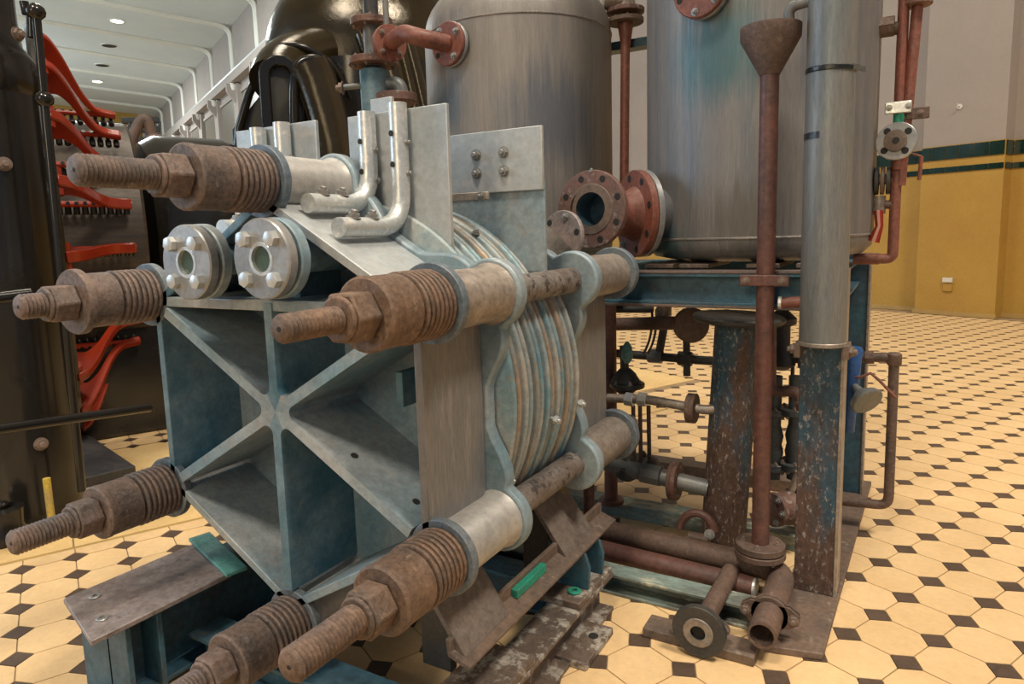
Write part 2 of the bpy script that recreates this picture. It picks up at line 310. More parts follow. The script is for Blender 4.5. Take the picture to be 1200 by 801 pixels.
for lst, me, nm, poly, mat in ((octs, OCT, 'octagon_tile', octp, 'octagon'), (dots, DOT, 'square_tile', dotp, 'dot')):
    lst.sort(key=lambda t: (t[0], t[1]))
    for _, _, p, _ in lst[:300]: inst(nm, me, floor, p)
    b = MB()
    for _, _, p, _ in lst[300:]:
        vs = [p + LA * a + LB * c for a, c in poly]; b.add(vs, [tuple(range(len(vs)))])
    o = b.build(nm + '_field', mat, floor); o['kind'] = 'stuff'
HALF = tmesh('half_tile', [(-.5 + g, 0), (.5 - g, 0), (.5 - g, .5 - q), (.5 - q, .5 - g), (-.5 + q, .5 - g), (-.5 + g, .5 - q)], 'octagon')
for i in range(-18, 9): inst('half_tile', HALF, floor, lat(i + .5, -12.52))
# plain border slabs beside the machine pit
bm_ = MB()
MB().prism([(0, 0), (4.96, 0), (4.96, -5.4), (0, -5.4)], lat(9, -15.55) + V3((0, 0, -.004)), LA, LB, (0, 0, .004)).build('border_slab', 'border', floor)
for k in range(11):
    i0 = -35 + k * 4
    MB().prism([(0, 0), (3.96, 0), (3.96, -8.3), (0, -8.3)], lat(i0, -12.66) + V3((0, 0, -.004)), LA, LB, (0, 0, .004)).build('border_slab', 'border', floor)
MB().prism([(-34, 0), (9, 0), (9, -.10), (-34, -.10)], lat(0, -12.535) + V3((0, 0, -.004)), LA, LB, (0, 0, .003)).build('border_strip', 'skirt', floor)

# long wall with pilaster and dado, crane rail, ribs
WN = 9.25
def hbox(b, s0, s1, n0, n1, z0, z1):
    return b.add([hall(s, n, z) for z in (z0, z1) for s, n in ((s0, n0), (s1, n0), (s1, n1), (s0, n1))], [(0, 3, 2, 1), (4, 5, 6, 7), (0, 1, 5, 4), (1, 2, 6, 5), (2, 3, 7, 6), (3, 0, 4, 7)])
wall = struct(hbox(MB(), -14, 72, WN, WN + .3, 0, 12.6).build('wall_back', 'wallgrey'))
hbox(MB(), -14, 72, WN - .02, WN, 0, 2.03).build('dado_panel', 'wallyel', wall)
PS = [(3.42, 4.30)] + [(3.91 + 5 * k - .49, 3.91 + 5 * k + .49) for k in range(1, 13)] + [(-1.58, -.60)]
for a, c in PS:
    hbox(MB(), a, c, WN - .22, WN, 0, 9.3).build('pilaster', 'wallgrey', wall)
    hbox(MB(), a - .004, c + .004, WN - .226, WN - .02, 0, 2.03).build('pilaster_dado', 'wallyel', wall)
# glazed dado tiles, a wide and a narrow row
def dado_row(s0, s1, n, zs, step=.157):
    k = 0; s = s0
    while s + .02 < s1:
        e_ = min(s + step - .006, s1)
        for z0, z1 in zs: hbox(MB(), s, e_, n - .012, n + .006, z0, z1).build('dado_tile', 'greentile', wall, .002)
        s += step
ROWS = ((1.865, 2.02), (1.71, 1.775))
dado_row(3.42, 4.30, WN - .226, ROWS); dado_row(4.31, 7.3, WN - .02, ROWS); dado_row(2.0, 3.40, WN - .02, ROWS)
for a, c in ((4.40, WN - .02),): pass
for z0, z1 in ROWS:
    hbox(MB(), 4.298, 4.31, WN - .20, WN - .03, z0, z1).build('dado_tile', 'greentile', wall)
    hbox(MB(), 3.405, 3.422, WN - .20, WN - .03, z0, z1).build('dado_tile', 'greentile', wall)
base = struct(hbox(hbox(MB(), -14, 72, WN - .05, WN - .021, 0, .05), 3.40, 4.32, WN - .25, WN - .227, 0, .05).build('baseboard_back', 'skirt'))
# socket and hook on the pilaster
t = thing('wall_socket', hall(3.93, WN - .235, .36), 'small white electric socket low on the yellow pilaster', 'socket')
hbox(MB(), 3.875, 3.985, WN - .262, WN - .226, .40, .455).build('cover', 'white', t, .006)
hbox(MB(), 3.88, 3.98, WN - .245, WN - .226, .29, .40).build('box', 'wallyel', t, .006)
b = MB(); b.tube([hall(3.91, WN - .22, 2.46), hall(3.91, WN - .27, 2.46), hall(3.91, WN - .28, 2.49)], .008); b.lathe([(.03, 0), (.03, .012)], hall(3.91, WN - .22, 2.46), -HN, 16)
tag(b.build('wall_hook', 'white'), 'small pale hook on the grey plaster above the green tiles', 'hook')
b = MB(); b.box((-.1, -.14, 0), (.1, .14, .09)); b2 = MB(); [b2.add([hall(2.95, WN - .35, 0) + v for v in b.v], b.f)]
tag(b2.build('black_case', 'dark', None, .01), 'small black box on the floor at the foot of the yellow wall', 'box')
# crane rail and brackets
hbox(MB(), -14, 70, WN - .45, WN, 9.35, 9.78).build('rail_beam', 'wallgrey', wall)
hbox(MB(), -14, 70, WN - .40, WN - .25, 9.78, 9.92).build('crane_rail', 'tube', wall)
for k in range(5, 13):
    s0 = 3.91 + 5 * k
    b = hbox(MB(), s0 + .75, s0 + 4.25, WN - .03, WN - .005, 4.2, 8.8); b.build('window_recess', 'winglass', wall)
    hbox(MB(), s0 + .62, s0 + .76, WN - .10, WN, 4.0, 8.95).build('window_jamb', 'wallgrey', wall)
    hbox(MB(), s0 + .62, s0 + 4.38, WN - .10, WN, 8.8, 8.95).build('window_head', 'wallgrey', wall)
    pr = [(0, 0), (.42, .55), (.42, .95), (0, .95)]
    MB().prism(pr, hall(s0 - .12, WN - .22, 8.35), -HN, (0, 0, 1), HX * .24).build('bracket', 'wallgrey', wall)
    MB().lathe([(.02, 0), (.16, .1), (.2, .35), (.1, .6), (.02, .7)], hall(s0, WN - .3, 8.9), (0, 0, 1), 12).build('finial', 'ceilrib', wall)
# ceiling and ribs
ceil = struct(MB().add([hall(s, n, z) for s in (-14, 72) for n, z in ((9.6, 12.42), (-12, 13.7), (-12, 14.0), (9.6, 12.8))], [(0, 1, 5, 4), (1, 2, 6, 5), (2, 3, 7, 6), (3, 0, 4, 7), (0, 3, 2, 1), (4, 5, 6, 7)]).build('ceiling', 'ceil'))
def cz(n): return 12.42 + (9.6 - n) * .0593
RIBW = MB()
for k in range(3, 13):
    s0 = 39.9 - 35 + 5.15 * k if False else 34.55 + 5.2 * (k - 6)
    for off in (-.16, .16):
        p = [hall(s0 + off, WN - .03, 9.95), hall(s0 + off, WN - .03, cz(WN) - .55)] + bez(hall(s0 + off, WN - .03, cz(WN) - .55), hall(s0 + off, WN - .03, cz(WN) - .05), hall(s0 + off, WN - .7, cz(WN - .7) - .03), 6)[1:] + [hall(s0 + off, -6, cz(-6) - .03)]
        MB().tube(p, .085, 8).build('ceiling_rib', 'ceilrib', ceil)
# end wall
wend = struct(hbox(MB(), 70, 70.4, -12, 9.6, 0, 14).build('wall_end', 'wallyel'))
for nm, (px, py) in (('lit', (137, 24)), ('lit', (114, 95)), ('off', (128, 53)), ('off', (120, 76))):
    d = ray(px, py); c = V3((0, 0, CAMZ)); t_ = (12.42 + 9.6 * .0593 - CAMZ) / (d.z + d.dot(HN) * .0593); p = c + d * t_
    lab = {(137, 24): 'lit round downlight in the cream ceiling nearest the camera', (114, 95): 'lit round downlight far along the cream ceiling', (128, 53): 'unlit round ceiling opening nearer of the two dark ones', (120, 76): 'unlit round ceiling opening farther of the two dark ones'}[(px, py)]
    t = thing('downlight', p, lab, 'lamp', 'round ceiling downlights')
    r_ = .30 if nm == 'lit' else .40
    MB().ring(p + V3((0, 0, -.05)), (0, 0, 1), r_ + .06, r_, .06).build('trim_ring', 'ceilrib', t)
    MB().cyl(p + V3((0, 0, -.04)), p + V3((0, 0, .02)), r_, 20).build('lens', 'lamp' if nm == 'lit' else 'dark', t)

# ================================================================== ELECTROLYSER
MX, MY, MZ = -1.224, 1.054, .746
O = V3((MX, MY, 0))
def L(x, y, z): return O + V3((x, y, z))
ANG = [90, 30, -30, -90, -150, 150]
RR = .51
def vert(a, r=RR, y=0): return L(r * math.cos(R(a)), y, MZ + r * math.sin(R(a)))
E = thing('electrolyser', O, 'large grey-blue hexagonal electrolyser with radiating ribs and rusty spring-loaded tie rods', 'electrolyser')
AX = V3((0, 1, 0)); EX = V3((1, 0, 0)); EZ = V3((0, 0, 1))
def ear_outline(ap=.428, ro=.078):
    pts = []
    lim = math.degrees(math.asin(ro / RR))
    for a in ANG[::-1]:
        for i in range(-30, 31, 1):
            f = abs(i)
            flat = ap / math.cos(R(30 - f))
            if f < lim: r = RR * math.cos(R(f)) + math.sqrt(max(0, ro ** 2 - (RR * math.sin(R(f))) ** 2))
            else:
                rl = RR * math.cos(R(lim)); tt = min(1, (f - lim) / 16); tt = tt * tt * (3 - 2 * tt); r = rl * (1 - tt) + flat * tt
            if i == 30: continue
            if f > 18 and i % 3: continue
            th = R(a + i); pts.append((r * math.cos(th), r * math.sin(th)))
    return pts
def rib_poly(a, rend, hw=.0125, rf=.020):
    cb = (hw + rf) / math.sin(R(30)); ta = cb * math.cos(R(30)); half = []
    for k in range(0, 7):       # arc from the bisector to the tangent point on the rib side
        an = R(210) - R(60) * k / 6 if False else R(180 + 30) + (R(270) - R(210)) * k / 6
        half.append((cb * math.cos(R(30)) + rf * math.cos(an), cb * math.sin(R(30)) + rf * math.sin(an)))
    up = half + [(rend, hw)]
    lo = [(x, -y) for x, y in up][::-1]
    pl = [(0, 0)] + up + lo
    c, s_ = math.cos(R(a)), math.sin(R(a)); return [(x * c - y * s_, x * s_ + y * c) for x, y in pl]
D0, D1, D2 = -.015, .205, .240
def end_frame(name, y0, y1, y2, sgn):
    F = empty(name, (0, 0, 0)); F.parent = E
    MB().prism(ear_outline(), L(0, min(y1, y2), MZ), EX, EZ, (0, abs(y2 - y1), 0)).build('ear_plate', 'ear', F, .006)
    for a in ANG:
        rend = .428 if sgn > 0 else .455
        if a == 90 and sgn > 0: rend = .245
        MB().prism(rib_poly(a, rend), L(0, min(y0, y1), MZ), EX, EZ, (0, abs(y1 - y0), 0)).build('rib', 'frame_in' if a in (90, -90) else 'frame', F)
        if a == 90 and sgn > 0: MB().box(L(-.0135, .07, MZ + .24), L(.0135, y1, MZ + .455)).build('rib', 'frame_in', F, .003)
        # boss with weld fillet
        v = vert(a, RR, 0)
        ya, yb = (y0 + .012, y1) if sgn > 0 else (y1, y0 - .012)
        MB().lathe([(.058, 0), (.060, .004), (.060, (yb - ya) - .016), (.068, yb - ya)] if sgn > 0 else [(.068, 0), (.060, .016), (.060, yb - ya)], v + V3((0, ya, 0)), AX, 36).build('boss', 'boss' if a in (30,) or sgn < 0 else 'boss_lt', F)
        # wall of the hexagon between this boss and the next
        n = a - 30; u = V3((math.cos(R(n)), 0, math.sin(R(n)))); tg = V3((-math.sin(R(n)), 0, math.cos(R(n))))
        ap = .408; th = .020; hl = .232
        pr = [(-hl, ap - th / 2), (hl, ap - th / 2), (hl, ap + th / 2), (-hl, ap + th / 2)]
        MB().prism(pr, L(0, min(y0, y1) + (.005 if sgn > 0 else 0), MZ), tg, u, (0, abs(y1 - y0) - .005, 0)).build('side_plate', {60: 'alloy', 0: 'frame_br', -120: 'frame', -60: 'frame'}.get(n, 'frame_in'), F, .002)  # lower plates get the paler coat, painting in the light on them
    return F
FF = end_frame('front_frame', D0, D1, D2, 1)
BF = end_frame('rear_frame', .93, .66, .62, -1)
MB().box(L(-.395, -.01, .973), L(.395, D1, .998)).build('shelf_plate', 'frame', FF, .003)
# short inner gussets
for (x0, z0) in ((-.20, .80), (.25, .80)):
    MB().box(L(x0 - .01, .12, z0 - .05), L(x0 + .01, D1, z0 + .03)).build('gusset', 'frame_in', FF, .002)
for x, y in ((.185, .035), (.335, .055)):
    inst('drilled_hole', HOLE, FF, L(x, y, MZ - x * .57735 + .0125 / .866 + .0003), V3((.5, 0, .866)), .009)
# tie rods
def threaded(p0, p1, r, pitch=.0082):
    l = (V3(p1) - V3(p0)).length; n = int(l / pitch); pr = [(r * .82, 0), (r * .9, .003)]
    for k in range(n): pr += [(r * .86, .003 + pitch * k), (r, .003 + pitch * (k + .5))]
    return pr + [(r * .9, l)]
_wp = [(.030, 0), (.058, 0), (.0655, .0025), (.0672, .006), (.0655, .0112), (.058, .0125), (.030, .0125)]
WASH = MB().lathe(_wp, (0, 0, 0), (0, 1, 0), 40, False, False).mesh('spring_washer', 'rust')
WASHO = MB().lathe(_wp, (0, 0, 0), (0, 1, 0), 40, False, False).mesh('spring_washer', 'rust_or')
TIP = {90: -.395, 30: -.372, -30: -.40, -90: -.39, -150: -.375, 150: -.305}
for a in ANG:
    org = a in (30, -30); mt_ = 'rust_or' if org else 'rust'
    v = vert(a); T = MB().cyl(v + V3((0, -.2, 0)), v + V3((0, 1.06, 0)), .034, 28).build('tie_rod', 'rod', E)
    MB().ring(v + V3((0, -.010, 0)), AX, .079, .036, .020, 48).build('collar', 'collar', T)
    for k in range(7): inst('spring_washer', WASHO if org else WASH, T, v + V3((0, -.0115 - .0135 * (k + 1) + .0015, 0)))
    s0 = -.108; lip = a == 150
    MB().lathe([(.034, 0), (.061 if not lip else .074, 0), (.0655 if not lip else .076, .004), (.0655 if not lip else .076, .016), (.064, .019), (.0645, .083), (.059, .085), (.034, .085)], v + V3((0, s0 - .085, 0)), AX, 44, False, False).build('sleeve', mt_, T)
    nb_ = .062; MB().prism(hexpoly(.046), v + V3((0, s0 - .085 - nb_ + .008, 0)), EX, EZ, (0, nb_ - .01, 0)).lathe([(.038, 0), (.038, .009)], v + V3((0, s0 - .085 - nb_, 0)), AX, 24).build('nut', mt_, T, .004)
    tip = TIP[a]; MB().lathe(threaded(v + V3((0, tip, 0)), v + V3((0, -.2, 0)), .0225 if a == 30 else .0285), v + V3((0, tip, 0)), AX, 26).build('thread', mt_, T, ang=70)
    inst('centre_mark', HOLE, T, v + V3((0, tip - .0003, 0)), (0, -1, 0), .004)
    MB().ring(v + V3((0, .918, 0)), AX, .079, .036, .028, 44).build('rear_collar', 'collar', T)
    MB().prism(hexpoly(.053), v + V3((0, .946, 0)), EX, EZ, (0, .06, 0)).build('rear_nut', mt_, T, .004)
# stacked cell frames
CT = empty('cell_stack', (0, 0, 0)); CT.parent = E
n_c = 13; y = .246; step = (.615 - .246) / n_c
for k in range(n_c):
    ro = .475 - (.004 if k % 2 else 0); th = step * .58
    pr = [(.30, 0), (ro - .006, 0), (ro - .001, .004), (ro, th / 2), (ro - .001, th - .004), (ro - .006, th), (.30, th)]
    MB().lathe(pr, L(0, y, MZ), AX, 96, True, True).build('cell_rim', 'cell2' if k % 3 == 1 else 'cell', CT, ang=50)
    MB().lathe([(.30, 0), (ro - .022, 0), (ro - .022, step - th), (.30, step - th)], L(0, y + th, MZ), AX, 96).build('gasket', 'cell_dk', CT)
    y += step
for a, yy in ((-22, .262), (-10, .45), (-9, .60)):
    v = L(.466 * math.cos(R(a)), yy, MZ + .466 * math.sin(R(a))); d = V3((math.cos(R(a)), 0, math.sin(R(a))))
    MB().cyl(v - d * .005, v + d * .03, .006, 12).prism(hexpoly(.011), v + d * .012, basis(d)[0], basis(d)[1], d * .012).build('terminal_stud', 'tube', E)
# end lug plates and bent bus tubes
def lug(x0, x1, z0, z1, y, name='lug_plate', mat='alloy', th=.012, parent=E): return MB().box(L(x0, y, z0), L(x1, y + th, z1)).build(name, mat, parent, .002)
lug(.012, .309, 1.06, 1.425, .262)
lug(-.40, -.098, 1.06, 1.43, .262)
lug(.075, .14, 1.36, 1.462, .277)
def bus_tube(x, z, ya, yb, top, r=.0215):
    p = path([L(x, ya, z), L(x, yb, z), L(x, yb + .002, top)], .085, 8)
    T = MB().tube(p, r, 22).build('bus_tube', 'tube', E)
    for yy in (ya + .045, ya + .105): inst('bolt', BOLT, T, L(x + .002, yy, z + r - .001), (0.25, 0, 1), .013)
    for zz in (top - .07, top - .14):
        inst('bolt_hole', HOLE, T, L(x - .004, yb - r - .0005, zz), (-.1, -1, 0), .007)
        inst('bolt', BOLT, T, L(x + r - .002, yb + .004, zz - .02), (1, 0, 0), .008)
bus_tube(.093, 1.207, .035, .238, 1.425); bus_tube(.188, 1.152, .025, .238, 1.435)
bus_tube(-.195, 1.16, .035, .238, 1.43); bus_tube(-.285, 1.10, .03, .238, 1.425)
# bolted lug on a middle cell
lug(.135, .427, 1.03, 1.26, .507, mat='frame', th=.010); Q = lug(.143, .429, 1.236, 1.392, .495, 'clamp_plate', 'alloy')
for x in (.236, .319):
    for z in (1.288, 1.335): inst('bolt', BOLT, Q, L(x, .495, z), (0, -1, 0), .0125)
MB().box(L(.15, .44, 1.216), L(.30, .452, 1.236)).build('strap', 'boss', E, .002)
inst('bolt', BOLT, E, L(.28, .44, 1.226), (0, -1, 0), .008)
inst('bolt', BOLT, E, L(.215, .36, 1.17), (.3, -.2, 1), .009); inst('bolt', BOLT, E, L(.275, .42, 1.133), (.4, -.2, 1), .009)
# sight glass nozzles
for x, z, yf in ((-.148, 1.086, -.055), (.092, 1.092, -.055)):
    N_ = MB().cyl(L(x, yf, z), L(x, D1 + .01, z), .034, 28).build('sight_nozzle', 'frame_in', E)
    f = L(x, yf - .045, z)
    MB().ring(f, AX, .083, .030, .024, 56, .003).build('cover_flange', 'flange', N_)
    MB().ring(f + V3((0, .0245, 0)), AX, .074, .030, .006, 40).build('gasket', 'cell_dk', N_)
    MB().ring(f + V3((0, .031, 0)), AX, .084, .030, .026, 56, .003).build('nozzle_flange', 'frame', N_)
    MB().ring(f + V3((0, -.001, 0)), AX, .036, .027, .010, 36).build('glass_seat', 'tube', N_)
    MB().cyl(f + V3((0, .008, 0)), f + V3((0, .014, 0)), .030, 28).build('sight_pane', 'glass', N_)
    for k in range(4):
        a = R(45 + 90 * k); inst('bolt', HEAD, N_, f + V3((.058 * math.cos(a), 0, .058 * math.sin(a))), (0, -1, 0), .0165, spin=.3 * k)
# rear top nozzle flange
fl_c = at(656, 279, Y=MY + .80); fd = V3((-.28, -.95, .15)).normalized()
flange(E, fl_c, fd, .084, .0, .016, 'plate', 6, br=.010, bc=.066, a0=15, name='rear_flange', holes=(0, 2, 3, 5))
MB().lathe([(.060, 0), (.046, .04), (.044, .13)], fl_c, V3((-.62, -.35, -.70)), 24).build('rear_nozzle', 'boss', E)

# ------------------------------------------------------------------ base frame under the electrolyser
B = thing('base_frame', O, 'rusty painted steel base frame carrying the hexagonal electrolyser', 'steel frame')
def ibeam(parent, p0, p1, w_, h_, mat, tf=.012, tw=.010, name='beam', up=EZ, fm=None):
    """I-section from p0 to p1 (bottom centre line)"""
    p0, p1 = V3(p0), V3(p1); d = p1 - p0; s_ = d.normalized().cross(up).normalized()
    pr = [(-w_ / 2, 0), (w_ / 2, 0), (w_ / 2, tf), (tw / 2, tf), (tw / 2, h_ - tf), (w_ / 2, h_ - tf), (w_ / 2, h_), (-w_ / 2, h_), (-w_ / 2, h_ - tf), (-tw / 2, h_ - tf), (-tw / 2, tf), (-w_ / 2, tf)]
    return MB().prism(pr, p0, s_, up, d).build(name, mat, parent, .002)
ibeam(B, L(.452, -.42, .0), L(.452, .76, .0), .10, .12, 'brown_fl')
ibeam(B, L(-.44, -.20, .012), L(-.44, .80, .012), .12, .232, 'blue', name='side_beam')
for yy in (-.20, -.12): MB().box(L(-.56, yy, .012), L(-.36, yy + .014, .244)).build('stiffener', 'blue', B, .002)
pl = MB().prism([(-.57, -.227), (-.315, -.300), (-.302, .06), (-.553, .15)], L(0, 0, .244), EX, V3((0, 1, 0)), (0, 0, .014)).build('top_plate', 'plate', B, .003)
for x, yy in ((-.505, -.185), (-.385, -.235)): MB().ring(L(x, yy, .258), EZ, .014, .006, .004, 20).build('screw', 'bolt', pl)
MB().prism([(-.575, .125), (-.285, .030), (-.270, .085), (-.560, .185)], L(0, 0, .259), EX, V3((0, 1, 0)), (0, 0, .010)).build('packing_plate', 'teal', B, .002)
for yy in (-.05, .60):
    ibeam(B, L(-.38, yy + .07, .01), L(.40, yy + .07, .01), .10, .10, 'blue', name='cross_beam')
# right hand feet: foot plate, gussets, inclined cradle plate, washer
for y0, far in ((.03, False), (.52, True)):
    P_ = MB().box(L(.36, y0, .12), L(.50, y0 + .235, .140)).build('foot_plate', 'brown_fl', B, .003)
    for yy in (y0 + .075, y0 + .175) if far else ():
        MB().prism([(.37, .14), (.492, .14), (.497, .205), (.484, .243), (.37, .262)], L(0, yy, 0), EX, EZ, (0, .012, 0)).build('gusset', 'blue', B, .002)
    if far: MB().ring(L(.462, y0 + .05, .140), EZ, .019, .008, .007, 24).build('washer', 'green', P_)
    # cradle plate, bent: lower steep, upper towards the axis
    pr = [(.465, .262), (.350, .424), (.340, .418), (.452, .254)]
    MB().prism(pr, L(0, y0 + .0, 0), EX, EZ, (0, .185, 0)).build('cradle_plate', 'cradle', B, .002)
    MB().box(L(.28, y0 + .09, .14), L(.36, y0 + .115, .385)).build('web_plate', 'pipe_dk', B, .002)
    if far: MB().prism([(-.465, .262), (-.350, .424), (-.340, .418), (-.452, .254)], L(0, y0, 0), EX, EZ, (0, .185, 0)).build('cradle_plate', 'cradle', B, .002)
P2 = MB().box(L(.40, .45, 0), L(.548, .64, .022)).build('floor_plate', 'brown_fl', B, .004)
inst('bolt_hole', HOLE, P2, L(.515, .575, .0221), EZ, .014)
P3 = MB().box(L(.40, -.35, 0), L(.548, -.16, .022)).build('floor_plate', 'brown_fl', B, .004)
# loose angle bar resting on the gussets
b = MB(); b.prism([(.425, .300), (.437, .300), (.4375, .272), (.485, .255), (.482, .245), (.43, .262)], L(0, .015, 0), EX, EZ, (0, .815, 0))
A_ = thing('angle_bar', L(.45, .4, .25), 'long rusty angle bar lying along the side of the electrolyser base', 'metal bar')
b.build('bar', 'brown', A_, .002)
b = MB(); b.box(L(.437, .268, .268), L(.455, .42, .290)).build('green_patch', 'green', A_, .002)

# ================================================================== TANK PLATFORM
T = thing('tank_platform', (-1.0, 2.65, 0), 'blue rusting steel platform under the two upright tanks', 'platform')
def leg(x0, x1, y0, y1, z0, z1, mat):
    """I-section post: flanges facing the front and the back"""
    cx_ = (x0 + x1) / 2; t_ = .012
    pr = [(x0, y0), (x1, y0), (x1, y0 + t_), (cx_ + .005, y0 + t_), (cx_ + .005, y1 - t_), (x1, y1 - t_), (x1, y1), (x0, y1), (x0, y1 - t_), (cx_ - .005, y1 - t_), (cx_ - .005, y0 + t_), (x0, y0 + t_)]
    return MB().prism(pr, (0, 0, z0), EX, V3((0, 1, 0)), (0, 0, z1 - z0)).build('post', mat, T, .002)
lg = leg(-.262, -.148, 2.145, 2.26, .02, .985, 'blue_rust')
MB().box((-.152, 2.142, .02), (-.143, 2.262, 1.0)).build('lit_edge_strip', 'boss', T, .001)  # pale strip added to paint in the lit side of the post
leg(-.235, -.128, 3.07, 3.18, .02, 1.0, 'blue'); MB().box((-.130, 3.065, .02), (-.122, 3.185, 1.0)).build('lit_edge_strip', 'boss', T, .001)  # rear post gets the same added strip for its lit side
leg(-1.95, -1.83, 2.145, 2.26, .02, .9, 'blue'); leg(-1.95, -1.83, 3.07, 3.18, .02, .9, 'blue')
def platbeam(p0, p1, mat='blue'):
    o = ibeam(T, p0, p1, .08, .098, mat, .010, .012, 'beam'); return o
platbeam((-1.96, 2.17, .892), (-.262, 2.17, .892)); platbeam((-1.96, 3.13, .892), (-.15, 3.13, .892)); platbeam((-.20, 2.26, .892), (-.20, 3.07, .892))
platbeam((-1.05, 2.215, .892), (-1.05, 3.08, .892)); platbeam((-1.9, 2.215, .892), (-1.9, 3.08, .892))
MB().box((-1.96, 2.128, .990), (-.262, 2.215, .998)).build('top_flat', 'bluetop', T, .002)
MB().box((-1.96, 2.126, .884), (-.262, 2.215, .893)).build('bottom_flat', 'bluetop', T, .002)
MB().box((-.20, 3.06, .985), (-.12, 3.19, 1.01)).build('post_cap', 'blue', T, .002)
for x in (-.74, -.62, -.40, -.25):
    MB().box((x - .05, 2.30, .998), (x + .05, 2.62, 1.012)).build('shim', 'brown', T, .002)
for x in (-1.65, -1.3):
    MB().box((x - .05, 2.40, .998), (x + .05, 2.62, 1.012)).build('shim', 'brown', T, .002)
# floor rails of the platform
MB().prism([(-.29, 1.80), (-.148, 1.83), (-.095, 3.25), (-.26, 3.25)], (0, 0, 0), EX, V3((0, 1, 0)), (0, 0, .02)).build('floor_plate', 'brown', T, .003)
b = MB(); b.prism([(0, 0), (.075, 0), (.075, .068), (0, .068), (0, .058), (.062, .058), (.062, .010), (0, .010)], (-1.75, 1.905, 0), V3((0, -1, 0)) * -1, EZ, (1.45, -.02, 0)); b.build('floor_channel', 'palegreen', T, .002)
b = MB(); b.prism([(0, 0), (.09, 0), (.09, .055), (0, .055)], (-1.9, 2.47, 0), V3((0, 1, 0)), EZ, (1.62, -.02, 0)); b.build('floor_rail', 'palegreen', T, .002)
b = MB(); b.prism([(0, 0), (.09, 0), (.09, .055), (0, .055)], (-1.9, 3.02, 0), V3((0, 1, 0)), EZ, (1.66, -.02, 0)); b.build('floor_rail', 'brown', T, .002)

# ------------------------------------------------------------------ tanks
def tank(name, c, r, z0, z1, label, mat, dome):
    t = thing(name, (c[0], c[1], z0), label, 'tank', 'upright cylindrical tanks')
    pr = [(.02, .0), (r * .72, .004), (r * .92, .020), (r * .985, .045), (r, .08), (r, z1 - z0 - (.22 if dome else 0))]
    MB().lathe(pr, (c[0], c[1], z0), EZ, 96, True, not dome).build('shell', mat, t, ang=60)
    MB().ring((c[0], c[1], z0 + .078), EZ, r + .0025, r - .002, .008, 96, .002).build('bottom_seam', 'seam', t)
    if dome:
        zz = z1 - .22; h = .22; pd = [(r, 0)]
        for k in range(1, 11):
            a = R(9 * k); pd.append((max(.004, r * (math.cos(a) ** .62)), h * math.sin(a)))
        MB().lathe(pd, (c[0], c[1], zz), EZ, 96, False, True).build('dome', mat, t, ang=60)
        MB().ring((c[0], c[1], zz - .004), EZ, r + .003, r - .002, .008, 96, .002).build('top_seam', 'seam', t)
    return t
T2C = V3((-.490, 2.655, 0)); T1C = V3((-1.468, 2.660, 0)); TR = .388
tk2 = tank('upright_tank', T2C, TR, 1.012, 2.9, 'tall grey-blue streaked steel tank standing behind the brown funnel', 'tank_blue', False)
tk1 = tank('upright_tank', T1C, TR + .004, 1.012, 2.155, 'grey-brown domed steel tank standing left of the taller tank', 'tank', True)
# big side nozzle of the tall tank, red spool and open flange
nd = V3((-.70, -.714, 0)).normalized(); nz = 1.185
n0 = V3((T2C.x, T2C.y, nz))
MB().cyl(n0 + nd * (TR - .03), n0 + nd * (TR + .06), .085, 36).build('nozzle', 'tank_blue', tk2)
flange(tk2, n0 + nd * (TR + .075), nd, .150, .06, .020, 'flange', 0, name='nozzle_flange')
SP = thing('pipe_spool', n0 + nd * (TR + .2), 'short red pipe spool with an open bolt-holed flange on the tall tank', 'pipe')
flange(SP, n0 + nd * (TR + .102), nd, .150, .062, .024, 'red', 8, br=.013, bc=.125, a0=12, name='mating_flange', holes=(0, 1, 2, 4, 6, 7))
od = V3((-.12, -.99, .02)).normalized(); r0 = n0 + nd * (TR + .10); oc = at(692, 245, Y=2.075)
mid = (r0 + nd * .06)
MB().lathe([(.095, 0), (.078, .03), (.074, .05)], r0, nd, 40, False, False).build('neck', 'red', SP)
MB().tube(bez(r0 + nd * .03, r0 + nd * .14, oc - od * .012, 10), .074, 36, False).build('pipe_wall', 'red', SP, ang=60)
MB().lathe([(.052, 0), (.054, .09), (.02, .092)], oc, -od, 36, False, True).build('bore', 'blue', SP)
flange(SP, oc, od, .125, .054, .022, 'red_rust', 8, br=.011, bc=.103, a0=20, name='open_flange', holes=True)
MB().ring(oc - od * .002, od, .082, .054, .005, 44).build('raised_face', 'brown', SP)
nd_keep = nd; nd = od
inst('bolt', BOLT, SP, oc + V3((0, 0, .118)) - nd * .01, EZ, .009)
# top flange on the tall tank
u = V3((-.45, -.89, 0)).normalized(); p = at(832, -8, Y=2.30); fd = (p - V3((T2C.x, T2C.y, p.z))).normalized()
p = V3((T2C.x, T2C.y, p.z)) + fd * (TR + .05)
flange(tk2, p - fd * .02, fd, .088, .03, .016, 'flange', 0, name='upper_flange')
flange(tk2, p, fd, .088, .0, .018, 'red', 6, br=.010, bc=.07, a0=20, name='upper_blind_flange', holes=(1, 3))
MB().cyl(p - fd * .12, p - fd * .02, .05, 24).build('upper_nozzle', 'tank_blue', tk2)

